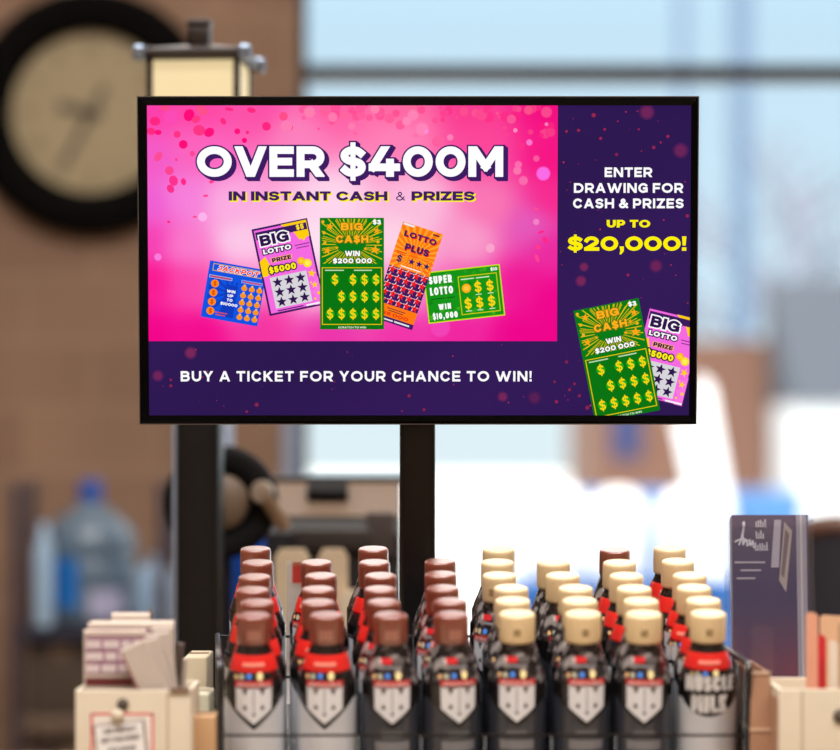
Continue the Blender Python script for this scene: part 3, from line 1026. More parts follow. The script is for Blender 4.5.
def confetti(dd):
    # soft light discs and pink flakes towards the top of the picture
    def soft(x, y, r, col, k=.5, steps=4):
        bgc = bgcol(x, y)
        c = lin(col)
        for q in range(steps):
            f = (q + 1) / steps
            t_ = k * f
            dd.disc(x, y, r * (1.0 - .28 * q / steps), tuple(bgc[i] * (1 - t_) + c[i] * t_ for i in range(3)) + (1.0,), 18)
            dd.z += .02
    fl = [(156, 122, 6, 5), (166, 109, 5, 3), (152, 132, 5, 4), (159, 133, 4, 3), (178, 135, 4, 4), (184, 145, 5, 5), (190, 116, 6, 7), (197, 120, 5, 4), (203, 111, 7, 5), (200, 131, 7, 6), (210, 133, 6, 5), (224, 122, 3, 4), (238, 132, 3.4, 3.4), (245, 141, 3, 3), (248, 133, 2, 2), (230, 110, 5, 2), (252, 111, 5, 3), (267, 127, 5, 5), (159, 157, 4, 6), (170, 171, 5, 5), (174, 181, 5, 6), (171, 189, 4, 5), (177, 160, 1.5, 2), (193, 154, 3, 3), (284, 117, 5, 5), (290, 128, 4, 4), (206, 196, 3, 1.5), (195, 217, 2.5, 1.2), (169, 222, 2, 1.4), (212, 182, 3, 2), (184, 182, 3, 4),
          (536, 209, 3, 1.5), (541, 232, 4, 1.5), (545, 240, 3, 4), (537, 258, 2, 5), (538, 247, 3, 3)]
    for x, y, rx, ry in fl:
        c = blend((255, 0, 120), (255, 80, 140), random.random())
        if y > 150:
            c = blend(c, (252, 70, 160), .5)
        dd.disc(x, y, rx * .9, lin(c), 10, ry=ry * .9, rot=random.uniform(-.6, .6)); dd.z += .01
    dd.z = .4
    for _ in range(70):
        x = random.uniform(300, 555); y = IY0 + abs(random.gauss(0, 18)) * (.6 + (x - 300) / 420)
        soft(x, y, random.uniform(1.5, 6), blend((255, 110, 150), (255, 20, 120), random.random()), .45, 2)
        dd.z = .4 + random.random() * .3
    for x, y, r, c, k in ((543, 174, 7.5, (250, 110, 235), .95), (422, 130, 7, (255, 140, 190), .6), (413, 116, 6, (255, 150, 195), .5), (407, 122, 5, (255, 150, 200), .5), (529, 143, 3.4, (255, 130, 220), .8), (426, 132, 2.6, (255, 150, 240), .8), (450, 138, 3.5, (255, 150, 200), .6), (518, 165, 4, (255, 130, 190), .6), (517, 171, 4.5, (255, 140, 190), .6), (523, 181, 5, (255, 130, 190), .55), (546, 113, 6, (255, 90, 150), .6), (536, 159, 3.5, (255, 110, 170), .6), (536, 222, 3.5, (250, 150, 210), .6), (528, 111, 5, (255, 100, 140), .6), (511, 120, 5, (255, 110, 160), .5), (515, 131, 2.4, (255, 160, 210), .7), (546, 125, 2, (255, 150, 220), .7), (158, 257, 4, (250, 140, 240), .7), (203, 217, 5, (255, 200, 250), .6), (172, 118, 8, (250, 80, 200), .3), (490, 248, 5, (255, 200, 220), .4), (287, 127, 6, (255, 130, 175), .5), (440, 327, 11, (245, 80, 200), .5), (375, 110, 5, (255, 150, 180), .5), (333, 118, 5, (255, 140, 180), .5), (352, 127, 4, (255, 140, 180), .5), (310, 113, 6, (255, 150, 180), .4)):
        dd.z = 1.2
        soft(x, y, r, c, k)


dd = D2((IX0, 557.3, IY0, 341.2)); dd.z = .3; confetti(dd); dd.to(panel_g, tp)


def glows(dd):
    for x, y, r, k in ((190, 353, 6.5, .5), (157, 376, 6, .4), (646, 113, 8, .4), (680, 151, 8, .35), (584, 267, 5, .45), (581, 281, 6, .45), (656, 266, 7, .35), (503, 397, 5.5, .45), (535, 398, 7, .2), (170, 380, 1.6, .6), (170, 386, 1.8, .6), (256, 405, 2.4, .6), (246, 412, 1.6, .6), (409, 396, 2, .6), (424, 410, 1.8, .6), (593, 116, 2.4, .8), (566, 132, 1.6, .8), (578, 131, 1.8, .8), (617, 122, 1.2, .6), (653, 148, 2, .7), (660, 143, 1.4, .7), (667, 137, 1.8, .8), (638, 130, 1.4, .6), (604, 130, 1.6, .8), (600, 139, 1.8, .8), (616, 155, 2, .5), (687, 216, 2, .7), (628, 275, 1.8, .7), (557, 402, 2, .7), (567, 362, 2, .5), (575, 384, 1.6, .6), (570, 390, 1.8, .6), (580, 396, 1.8, .6), (555, 382, 1.5, .6), (588, 408, 2.4, .6)):
        b0 = bgcol(600, 200)
        c = lin((200, 60, 110) if r > 3 else (220, 50, 70))
        for q in range(3):
            t_ = k * (q + 1) / 3
            dd.z += .02
            dd.disc(x, y, r * (1 - .2 * q), tuple(b0[i] * (1 - t_ * .6) + c[i] * t_ * .6 for i in range(3)) + (1.0,), 16)
    for _ in range(110):
        if random.random() < .6:
            x, y = random.uniform(559, 688), random.uniform(108, 412)
        else:
            x, y = random.uniform(150, 688), random.uniform(344, 413)
        dd.disc(x, y, random.uniform(.3, 1.0), blend((70, 25, 80), (190, 50, 80), random.random()), 8)


dd = D2((IX0, IX1, IY0, IY1)); dd.z = .3; glows(dd); dd.to(panel_g, tp)
screen = panel_g.build('display_panel', m_screen, tv)


SCR = (IX0, IX1, IY0, IY1)


def screen_part(name, draw, base, clip=SCR, label=None):
    dd = D2(clip)
    dd.z = base
    if name == 'ticket_picture':
        dd.auto = .03
    draw(dd)
    g = G()
    dd.to(g, tp)
    return g.build(name, m_screen, screen, label)




WHT = (255, 255, 255); PUR = (62, 26, 98); YEL = (255, 240, 0)
screen_part('headline_lettering', lambda dd: dd.text('OVER $400M', 197.5, 503.0, 146.8, 177.2, 7.9, WHT, outline=(1.5, PUR), shadow=(3.4, 2.8, PUR, 5), gap=.12, space=.42), 3, label='bold white headline with a purple edge')
screen_part('subline_lettering', lambda dd: (dd.text('IN INSTANT CASH', 229, 387.5, 191.6, 200.8, 3.5, PUR, shadow=(1.5, 1.4, YEL, 3), gap=.13, space=.5), dd.text('&', 396, 405, 192, 200.8, 1.1, PUR), dd.text('PRIZES', 411.5, 474.5, 191.6, 200.8, 3.5, PUR, shadow=(1.5, 1.4, YEL, 3), gap=.13)), 3, label='purple lettering with a yellow shadow')
screen_part('footer_lettering', lambda dd: dd.text('BUY A TICKET FOR YOUR CHANCE TO WIN!', 180, 532, 371.2, 381.6, 2.2, WHT, gap=.20, space=.42), 3)


def side_txt(dd):
    dd.text('ENTER', 604.2, 651.6, 167.8, 177.4, 2.2, WHT, gap=.16)
    dd.text('DRAWING FOR', 573.6, 682.6, 183.4, 193.1, 2.2, WHT, gap=.16)
    dd.text('CASH & PRIZES', 572.8, 683.2, 198.7, 208.4, 2.2, WHT, gap=.16)


screen_part('side_lettering', side_txt, 3)
screen_part('prize_lettering', lambda dd: (dd.text('UP TO', 606.5, 650, 220, 227.6, 3.0, YEL, gap=.14, space=.5), dd.text('$20,000!', 567.6, 686.2, 236.4, 250.8, 4.4, YEL, gap=.12)), 3, label='wide yellow lettering')


# pictures of tickets
def t_jackpot(dd):
    dd.frame(233.6, 293.4, 57.5, 57, 10, 60, 60)
    dd.rect(0, 60, 0, 60, (14, 84, 226)); dd.z += 1
    dd.burst(28, 30, 26, 14, (10, 66, 196), (3, 34, 18, 58), .5, 5)
    dd.rect(20, 33, 22, 56, (12, 60, 190))
    dd.outline(4, 56, 2, 10, .8, (220, 170, 30)); dd.z += 1
    dd.text('JACKPOT', 9, 52, 3.6, 8.8, 1.6, (255, 70, 40), outline=(.5, (245, 245, 255)), shear=.25)
    dd.outline(2, 26, 14.5, 17.5, .5, (230, 200, 160)); dd.rect(4, 24, 15.4, 16.6, (210, 60, 40))
    dd.outline(36, 58, 14.5, 17.5, .5, (180, 190, 230)); dd.rect(38, 56, 15.5, 16.6, (230, 70, 50))
    for i in range(4):
        dd.disc(9, 23 + i * 9.7, 4.2, (255, 140, 10)); dd.z += .5
        dd.text('$', 7.4, 10.6, 20.6 + i * 9.7, 25.4 + i * 9.7, .9, (225, 50, 20)); dd.z -= .5
    for i, sct in enumerate(('WIN', 'UP', 'TO', '$10000')):
        dd.text(sct, 27 - 1.5 * len(sct), 27 + 1.5 * len(sct), 27 + i * 4.6, 30 + i * 4.6, .9, WHT)
    for r in range(5):
        for c_ in range(3):
            x, y = 40 + c_ * 8, 23 + r * 7.7
            dd.disc(x, y, 3.1, (250, 150, 20), ry=2.7); dd.z += .5
            dd.disc(x, y - 3, 1.3, (255, 185, 60), 8); dd.z -= .5
    dd.rect(13, 27, 52, 53, (225, 80, 60)); dd.rect(15, 25, 54.5, 55.5, (225, 80, 60))


def t_biglotto(dd, fr_):
    dd.frame(*fr_)
    dd.rect(0, 58, 0, 90, (58, 24, 92)); dd.z += 1
    dd.rect(2.0, 56.0, 2.0, 88.0, (246, 106, 226)); dd.z += 1
    yl = (255, 206, 10)
    dd.add([(30, 1.4), (56.6, 1.4), (56.6, 18), (46, 20), (42, 12)], yl)
    dd.add([(56.6, 60), (50, 66), (52, 72), (46, 74), (50, 80), (48, 88.6), (56.6, 88.6)], (250, 120, 225))
    dd.add([(1.4, 34), (8, 30), (12, 42), (7, 50), (1.4, 50)], yl)
    dd.add([(44, 12), (56.6, 15), (50, 22)], yl)
    dd.rect(35, 56, 4, 11, (58, 24, 92)); dd.rect(3, 38, 4, 12, (58, 24, 92)); dd.z += 1
    dd.text('$5', 45, 53, 4.6, 10, 1.4, (255, 220, 30), gap=.2)
    dd.text('BIG', 6, 36, 8, 19, 3.6, (46, 18, 76), outline=(1.3, WHT)); dd.z += 2
    dd.text('LOTTO', 7, 36, 22.5, 27.5, 1.7, WHT, outline=(1.1, (40, 14, 70))); dd.z -= 2
    dd.rect(40, 55, 24.5, 25.5, (130, 50, 140)); dd.rect(41, 54, 27.5, 28.5, (130, 50, 140))
    dd.rect(13, 35, 32.4, 37.6, (250, 170, 120)); dd.text('PRIZE', 14, 34, 33, 37.2, 1.6, (40, 14, 70))
    dd.text('$5000', 9, 37, 41.5, 48, 2.0, YEL, outline=(1.2, (40, 14, 70)))
    dd.disc(43, 41.5, 4, (250, 180, 20)); dd.disc(49, 45, 4.4, (255, 220, 30)); dd.z += .5
    dd.disc(43, 41.5, 2.4, (255, 210, 50)); dd.disc(49, 45, 2.6, (255, 240, 90)); dd.z -= .5
    dd.rect(8, 46, 52, 84, (216, 214, 220)); dd.z += 1
    for r in range(3):
        for c_ in range(3):
            dd.star(15 + c_ * 12, 58 + r * 10.2, 5.7, (46, 18, 76), .1)
    dd.star(51, 56, 4.6, yl, .3); dd.star(51.5, 68, 3.8, yl, .1); dd.star(48.5, 65, 1.5, yl); dd.disc(54, 77, 1.6, yl); dd.disc(49, 82, 1.2, yl)
    dd.rect(9, 36, 86, 87.2, (70, 20, 100)); dd.rect(39, 56, 86, 87.8, (245, 240, 250))


def t_bigcash(dd, fr_):
    dd.frame(*fr_)
    dd.rect(0, 64, 0, 112, (4, 122, 22)); dd.z += 1
    for i, (n_, r_) in enumerate(((30, 33), (44, 25))):
        dd.burst(31, 27, r_ + 4, n_, (206, 186, 10) if i == 0 else (236, 196, 20), (2, 62, 1, 46), .17, 6); dd.z += .3
    dd.disc(31, 27, 15, (4, 122, 22), 20, ry=9); dd.z += 1
    dd.text('$3', 53, 61, 2, 6.6, 1.2, WHT)
    org = (255, 176, 30)
    dd.text('BIG', 21, 43, 5, 12.6, 2.3, org, outline=(.7, (120, 110, 10)), gap=.22)
    dd.text('CA$H', 16, 48.5, 17.5, 25, 2.1, org, outline=(.7, (120, 110, 10)), gap=.22)
    for x, y, r in ((10, 8.5, 4), (57, 13, 4), (7.5, 33, 4.2), (55, 32, 5.2), (52, 21, 2.5), (17, 30, 2.0), (45.5, 31, 2.2)):
        dd.star(x, y, r, (250, 166, 24), .2)
    for x, y in ((3, 4), (4.2, 15), (5, 25), (58, 24)):
        dd.disc(x, y, 1.6, (240, 176, 30))
    dd.text('WIN', 25, 40, 33, 38.4, 1.4, WHT, outline=(.5, (10, 70, 20)))
    dd.text('$200 000', 13, 52, 40.5, 45.6, 1.4, WHT, outline=(.5, (10, 70, 20)), gap=.16)
    dd.rect(0, 64, 48.8, 112, (4, 116, 16)); dd.z += .5
    dd.outline(1.8, 62, 49.6, 107.4, .9, (226, 196, 20))
    dd.rect(5, 24, 52, 53.2, (190, 220, 180)); dd.rect(34, 52, 52, 53.2, (190, 220, 180))
    rows = ((62, (15, 33, 44.5, 56)), (79, (21.5, 33, 44.5, 56)), (96.5, (10, 21.5, 33, 44.5, 56)))
    for y, xs_ in rows:
        for x in xs_:
            dd.disc(x, y, 4.6, (24, 164, 22), 16)
    dd.z += 1
    for y, xs_ in rows:
        for x in xs_:
            dd.text('$', x - 3.1, x + 3.1, y - 4.8, y + 4.8, 1.7, (246, 214, 20))
    dd.text('SCRATCH TO WIN', 18, 46, 109, 111, .45, (220, 240, 215))


def t_lottoplus(dd):
    dd.frame(407.6, 275.8, 42, 100.5, 18.1, 44, 104)
    dd.rect(0, 44, 0, 104, (255, 122, 14)); dd.z += 1
    dd.burst(22, 30, 48, 26, (255, 164, 40), (0, 44, 0, 46), .45, 4); dd.z += 1
    dd.add([(0, 47)] + [(i * 3.67, 44 if i % 2 else 49) for i in range(13)] + [(44, 86)] + [(44 - i * 3.67, 88 if i % 2 else 84) for i in range(13)], (60, 26, 96)) if False else dd.rect(0, 44, 47, 86, (60, 26, 96))
    dd.rect(1, 13, .6, 2.6, (235, 235, 240)); dd.z += 1
    dd.text('LOTTO', 5, 40, 7.5, 13.5, 1.9, (60, 26, 96), shadow=(.9, .8, (235, 40, 20), 2), gap=.16)
    dd.text('PLUS', 10, 36, 20, 27, 2.2, (60, 26, 96), shadow=(.9, .8, (235, 40, 20), 2), gap=.16)
    dd.rect(34, 41, 2.5, 4.2, (90, 40, 60))
    dd.text('$', 5.5, 11, 34, 41, 1.5, (60, 26, 96)); dd.rect(3, 14, 30, 31, (230, 60, 20)); dd.rect(4, 13, 32, 32.8, (230, 60, 20))
    dd.outline(17, 42, 31, 43, .5, (235, 70, 20))
    for i in range(3):
        dd.star(21.5 + i * 8.2, 37, 3.8, (50, 24, 96))
    dd.rect(12, 34, 43.5, 44.7, (250, 235, 225))
    for r in range(5):
        for c_ in range(5):
            x, y = 4.5 + c_ * 8.8, 50 + r * 8.1
            dd.star(x - .5, y - .4, 4.6, (240, 225, 235), .0); dd.z += .5
            dd.star(x, y, 4.4, (240, 26, 30), .0); dd.z -= .5
    dd.rect(12, 32, 89.2, 90, (80, 30, 60)); dd.rect(14, 30, 91.4, 92.2, (80, 30, 60))
    dd.text('25 000', 8, 37, 93.5, 97, 1.3, (235, 40, 20), gap=.2)
    dd.rect(0, 44, 98.6, 104, (60, 26, 96)); dd.z += .5
    dd.rect(7, 22, 100.8, 102.2, (235, 235, 240)); dd.rect(23.5, 40, 100.6, 102.2, (235, 235, 240))


def t_super(dd):
    dd.frame(464.2, 293.9, 77, 51.6, -6.4, 80, 53)
    dd.rect(0, 80, 0, 53, (196, 222, 10)); dd.z += 1
    dd.rect(1.3, 78.7, 1.3, 51.7, (16, 148, 22)); dd.z += 1
    rs = random.Random(3)
    for _ in range(60):
        dd.disc(rs.uniform(3, 77), rs.uniform(3, 50), rs.uniform(1, 3), blend((10, 130, 20), (60, 175, 30), rs.random()), 8)
    dd.z += 1
    dd.text('SUPER', 5, 29, 5, 13, 1.9, WHT, gap=.14)
    dd.text('LOTTO', 5, 29, 16.5, 24.5, 1.9, WHT, gap=.14)
    dd.rect(5, 30, 28, 28.8, (10, 80, 16))
    dd.text('WIN', 12, 25, 34, 40, 1.5, WHT, gap=.2)
    dd.text('$10,000', 5, 31, 43, 49.5, 1.6, WHT, gap=.14)
    dd.text('$10', 70, 77, 2.6, 6, .8, WHT)
    dd.outline(35, 76, 8, 48, 1.0, (206, 200, 14))
    dd.rect(38, 52, 11, 12, (220, 240, 210)); dd.rect(54, 68, 11, 12, (220, 240, 210))
    dd.disc(43, 21, 4.8, (250, 170, 20), 18); dd.z += .5; dd.disc(43, 21, 3, (255, 200, 60), 14)
    for x, y in ((55, 21), (67.5, 21), (43, 37), (55, 37), (67.5, 37)):
        dd.text('$', x - 3.7, x + 3.7, y - 5.4, y + 5, 2.1, (250, 214, 24))
        dd.rect(x - 3, x + 3, y + 7, y + 7.9, (210, 235, 200))


screen_part('ticket_picture', t_super, 10, label='green landscape ticket picture reading super lotto')
screen_part('ticket_picture', t_lottoplus, 20, label='tilted orange ticket picture with red stars')
screen_part('ticket_picture', t_jackpot, 10, label='blue square ticket picture at the left of the row')
screen_part('ticket_picture', lambda dd: t_biglotto(dd, (288.4, 267, 56.8, 88.2, -11.8, 58, 90)), 20, label='tilted pink ticket picture in the row of five')
screen_part('ticket_picture', lambda dd: t_bigcash(dd, (352, 273.6, 64, 111.4, 0, 64, 112)), 32, label='upright green ticket picture in the middle of the row')
screen_part('ticket_picture', lambda dd: t_biglotto(dd, (666.1, 357, 58, 91, 13.6, 58, 90)), 10, label='pink ticket picture cut off by the right edge')
screen_part('ticket_picture', lambda dd: t_bigcash(dd, (617.3, 360.5, 66.3, 114.5, -11.3, 64, 112)), 22, label='tilted green ticket picture in the lower right corner')

# stand of the screen
st = thing('screen_stand', 'black post on a counter foot holding up the advertising screen', 'stand', ((417.5 - 420) / F * 3.50, 3.50, CT))
m_post = M('satin_black_post', (17, 15, 15), .28, noise=.03, spec=.5, coat=.1)
g = G(); g.box((0, 0, .36), (.042, .034, .70), bev=.006); g.build('post', m_post, st)
g = G(); g.box((0, 0, .006), (.24, .20, .012), bev=.004); g.build('foot', m_post, st)
g = G(); g.box((0, -.025, EYE - (TY - HZ) * TS - CT), (.16, .012, .12), bev=.003); g.build('mounting_plate', m_post, st)

# ------------------------------------------------------------------ bottles in a sloping wire rack
SL = math.atan(.164)
cs, sn = math.cos(SL), math.sin(SL)
NORM = Vector((0, -sn, cs))
BH = .19
CR = .030
PX = [
    [(253.5, 615.8), (256.7, 603), (252.5, 590.9), (254.6, 577.4), (257.8, 563.1), (255.6, 549.6)],
    [(326.5, 615.8), (318.2, 603), (318, 589.8), (320.8, 576.3), (316.5, 563)],
    [(393, 615.8), (383.8, 602.6), (380.2, 589.8), (380.6, 576.3), (374.4, 563.1), (373.3, 549.6)],
    [(449.1, 615.4), (450.2, 602), (442.7, 588.7), (440.6, 574.8), (440.2, 562)],
    [(517, 614.2), (512.6, 601), (511, 588.8), (499.4, 575.8), (498.7, 562.8), (498.7, 550)],
    [(584, 614), (579.8, 601.5), (576.6, 588.7), (562.7, 576), (552.4, 563)],
    [(642.6, 614), (641, 601.8), (633.3, 589.4), (626.2, 576.4), (619.4, 563.4), (614.8, 551)],
    [(708.2, 614), (703.5, 601), (694, 588.3), (689.6, 576), (677.9, 562), (669.8, 548.8)],
]
# kind of each bottle: cap, collar, label
CAPS = ['brown', 'brown', 'brown', 'brown', 'cream', 'cream', 'cream', 'cream']
pts = []
for ci, colm in enumerate(PX):
    for ri, (px, py) in enumerate(colm):
        d = (.178 + .492) / (.164 + (py - HZ) / F)
        x = (px - 420) / F * d
        pts.append([ci, ri, x, (d - 3.0) / cs])
for it in range(160):
    for i in range(len(pts)):
        for j in range(i + 1, len(pts)):
            dx, ds = pts[j][2] - pts[i][2], pts[j][3] - pts[i][3]
            q = math.hypot(dx, ds)
            if 0 < q < .0618:
                f = (.0618 - q) / 2 / q
                pts[i][2] -= dx * f; pts[j][2] += dx * f
                pts[i][3] -= ds * f; pts[j][3] += ds * f

m_cap_brown = M('brown_cap_plastic', (134, 64, 44), .30, noise=.03, spec=.9, coat=1.0)
m_cap_brown.node_tree.nodes['Principled BSDF'].inputs['Coat Roughness'].default_value = .24
m_cap_cream = M('cream_cap_plastic', (236, 208, 160), .38, noise=.02, spec=.6, coat=.3)
m_body = M('black_bottle_film', (24, 20, 20), .2, noise=.1, coat=.6)
# shiny shoulder film with grey and silver flecks
m_film = bpy.data.materials.new('flecked_shrink_film'); m_film.use_nodes = True
n = m_film.node_tree.nodes; L = m_film.node_tree.links; b = n['Principled BSDF']
tcn = n.new('ShaderNodeTexCoord'); vz = n.new('ShaderNodeTexNoise'); vz.inputs['Scale'].default_value = 95; vz.inputs['Detail'].default_value = 1.5
cr_ = n.new('ShaderNodeValToRGB')
L.new(tcn.outputs['Object'], vz.inputs['Vector']); L.new(vz.outputs['Fac'], cr_.inputs[0]); L.new(cr_.outputs[0], b.inputs['Base Color'])
e = cr_.color_ramp.elements
e[0].position = .42; e[0].color = lin((22, 19, 20)); e[1].position = .62; e[1].color = lin((150, 142, 138))
k = e.new(.52); k.color = lin((52, 44, 44))
b.inputs['Roughness'].default_value = .2; b.inputs['Coat Weight'].default_value = .6
bpn = n.new('ShaderNodeBump'); bpn.inputs['Strength'].default_value = .5; bpn.inputs['Distance'].default_value = .002
L.new(vz.outputs['Fac'], bpn.inputs['Height']); L.new(bpn.outputs[0], b.inputs['Normal'])
m_red = M('red_collar_film', (226, 40, 34), .25, noise=.04, coat=.4)
m_stamp = M('ink_stamp', (120, 104, 78), .6)
m_cap_highlight = M('pale_cap_highlight', (196, 140, 124), .5)

BODY = [(.0001, 0), (.024, 0), (.0285, .003), (.0300, .008), (.0300, .116), (.0296, .123), (.0272, .131), (.0232, .140), (.0200, .149), (.0182, .156), (.0165, .160), (.0165, .168)]


def mesh_of(g, name, mats):
    return g.build(name, mats)


def make_bottle(cap, collar, emblem):
    parts = []
    g = G(); g.lathe(BODY[:6], 36); g.lathe(BODY[5:], 36, mi=1)
    parts.append((g.build('body', [m_body, m_film if collar == 'dark' else m_body]), None))
    r = .0185 if cap == 'cream' else .0174
    zb = .1625
    g = G()
    g.lathe([(r * .93, zb), (r * .985, zb + .001), (r, zb + .003), (r, zb + .0245), (r * .985, zb + .0270), (r * .95, zb + .0284), (r * .90, zb + .0289), (r * .885, zb + .02905), (r * .87, zb + .02908), (r * .5, zb + .0292), (.0001, zb + .0293)], 72, ridge=0)
    parts.append((g.build('cap', m_cap_cream if cap == 'cream' else m_cap_brown), None))
    capi = 1
    if cap == 'cream':
        dd = D2()
        for k_ in range(4):
            dd.rect(-.0036, .0036, -.0035 + k_ * .0019, -.0024 + k_ * .0019, (150, 124, 84))
        g = G()
        dd.to(g, lambda x, y, z: ((r + .0002) * math.sin(x / r), -(r + .0002) * math.cos(x / r), zb + .012 - y), strip=.0012)
        parts.append((g.build('date_stamp', m_print), capi))
    else:
        dd = D2()
        for k_ in range(5):
            dd.rect(-.006 + k_ * .0028, -.0042 + k_ * .0028, -.004, .006, (190, 128, 108))  # pale bars paint the highlight on the cap front
        g = G()
        dd.to(g, lambda x, y, z: ((r + .0002) * math.sin(x / r), -(r + .0002) * math.cos(x / r), zb + .012 - y), strip=.0012)
        parts.append((g.build('cap_highlight', m_print), capi))
    # neck band
    if collar == 'red':
        g = G(); g.lathe([(.0196, .1535), (.0207, .1515), (.0226, .1455), (.0244, .1385), (.0250, .1365), (.0240, .1362)], 36)
        parts.append((g.build('neck_band', m_red), None))
        nbi = len(parts) - 1
        dd = D2()
        dd.text('PROTEIN', -.013, .013, -.0022, .0022, .0012, (255, 190, 170), gap=.2) if False else dd.rect(-.012, .012, -.0018, .0020, (255, 150, 130))
        g = G(); dd.to(g, lambda x, y, z: ((.0226 + (.1455 - (.145 - y)) * .27 + .0007) * math.sin(x / .0245), -(.0226 + (.1455 - (.145 - y)) * .27 + .0007) * math.cos(x / .0245), .145 - y), strip=.002)
        parts.append((g.build('band_print', m_print), nbi))
    else:
        dd = D2()
        dd.rect(-.0115, .0005, -.0042, .0018, (216, 36, 44)); dd.rect(-.0135, -.0105, -.003, .002, (206, 200, 196))
        dd.rect(.002, .014, -.004, .002, (96, 88, 88))
        dd.rect(-.011, .011, .0035, .0062, (128, 122, 124))
        g = G()

        def fnn(x, y, z):
            zz_ = .1465 - y
            rr = .0200 + (.149 - zz_) * (.0232 - .0200) / .009 + .0007
            return (rr * math.sin(x / rr), -rr * math.cos(x / rr), zz_)
        dd.to(g, fnn, strip=.002)
        parts.append((g.build('neck_print', m_print), None))
    # small coloured badges under the neck
    dd = D2()
    dd.disc(-.0045, 0, .0028, (70, 130, 220), 10); dd.disc(.0065, 0, .0032, (250, 225, 160), 10, ry=.0042); dd.disc(-.0125, .0008, .0028, (180, 175, 150), 10)
    dd.disc(-.0192, .0012, .0022, (230, 180, 120), 10)
    g = G()

    def fb(x, y, z):
        zz_ = .1335 - y
        rr = .0272 - (zz_ - .131) * .44 + .0008
        return (rr * math.sin(x / rr), -rr * math.cos(x / rr), zz_)
    dd.to(g, fb, strip=.0015)
    parts.append((g.build('badges', m_print), None))
    # wrapped label
    RL = .0303
    dd = D2()
    lo = (206, 208, 214) if collar == 'red' else (52, 55, 64)
    dd.rect(-.088, .088, -.1225, -.006, (22, 19, 20)); dd.z = 1
    tip, side, sx_ = (.0785, .108, .033) if emblem == 'crest' else (.090, .107, .033)
    if emblem == 'crest':
        dd.add([(0, -tip), (sx_, -side), (.06, -side - .004), (.088, -.09), (.088, -.006), (0, -.006)], lo)
        dd.add([(0, -tip), (-sx_, -side), (-.06, -side - .004), (-.088, -.09), (-.088, -.006), (0, -.006)], lo)
    else:
        ptsq = [(i / 8 * sx_, -(tip + (side - tip) * (i / 8) ** 2)) for i in range(9)]
        for a, b2 in zip(ptsq[:-1], ptsq[1:]):
            for s_ in (1, -1):
                dd.add([(a[0] * s_, a[1]), (b2[0] * s_, b2[1]), (b2[0] * s_, -.006), (a[0] * s_, -.006)], lo)
        for s_ in (1, -1):
            dd.add([(sx_ * s_, -side), (.088 * s_, -side), (.088 * s_, -.006), (sx_ * s_, -.006)], lo)
    if collar == 'dark':
        dd.z = 2
        dd.rect(-.011, .011, -.076, -.070, (96, 98, 104)); dd.rect(-.018, .018, -.066, -.056, (120, 120, 126)); dd.rect(-.024, .024, -.052, -.006, (76, 76, 82))
    else:
        dd.z = 2
        dd.rect(-.088, .088, -.048, -.045, (236, 234, 234)); dd.rect(-.018, .018, -.040, -.034, (120, 50, 44))
    g = G(); dd.to(g, lambda x, y, z: ((RL + z * .00012) * math.sin(x / RL), -(RL + z * .00012) * math.cos(x / RL), -y), strip=.003)
    parts.append((g.build('wrap_label', m_gloss_print), None))
    li = len(parts) - 1
    dd = D2(); dd.z = 4
    if emblem == 'crest':
        dd.add([(-.0200, -.1300), (.0200, -.1300), (.0200, -.1010), (0, -.0825), (-.0200, -.1010)], (20, 16, 18)); dd.z += 1
        wh = (236, 237, 242)
        dd.add([(-.0190, -.1235), (.0190, -.1235), (.0186, -.1000), (0, -.0848), (-.0186, -.1000)], wh)
        dd.rect(-.0192, .0192, -.1295, -.1215, (220, 46, 54)); dd.z += 1
        dd.text('MUSCLE MILK', -.0160, .0160, -.1276, -.1238, .0009, (250, 205, 200), gap=.16)
        dk = (84, 70, 76)
        for s_ in (-1, 1):
            cx = s_ * .0088
            dd.add([(cx - .0030, -.1215), (cx + .0030, -.1215), (cx, -.1140)], dk)
            dd.add([(cx - .0024, -.1010), (cx, -.1056), (cx + .0024, -.1010), (cx, -.0994)], dk)
        dd.rect(-.0005, .0005, -.1200, -.0960, (140, 128, 134))
        dd.add([(-.0022, -.0945), (0, -.0968), (.0022, -.0945), (0, -.0930)], dk)
    else:
        dd.text('MUSCLE', -.0265, .0265, -.1325, -.1165, .0046, (228, 226, 226), outline=(.0006, (40, 34, 38)), gap=.06)
        dd.text('MILK', -.0190, .0190, -.1125, -.0945, .0048, (228, 226, 226), outline=(.0006, (40, 34, 38)), gap=.07)
    g = G(); dd.to(g, lambda x, y, z: ((RL + z * .00012) * math.sin(x / RL), -(RL + z * .00012) * math.cos(x / RL), -y), strip=.002)
    parts.append((g.build('emblem' if emblem == 'crest' else 'lettering', m_print), li))
    return parts


protos = {}


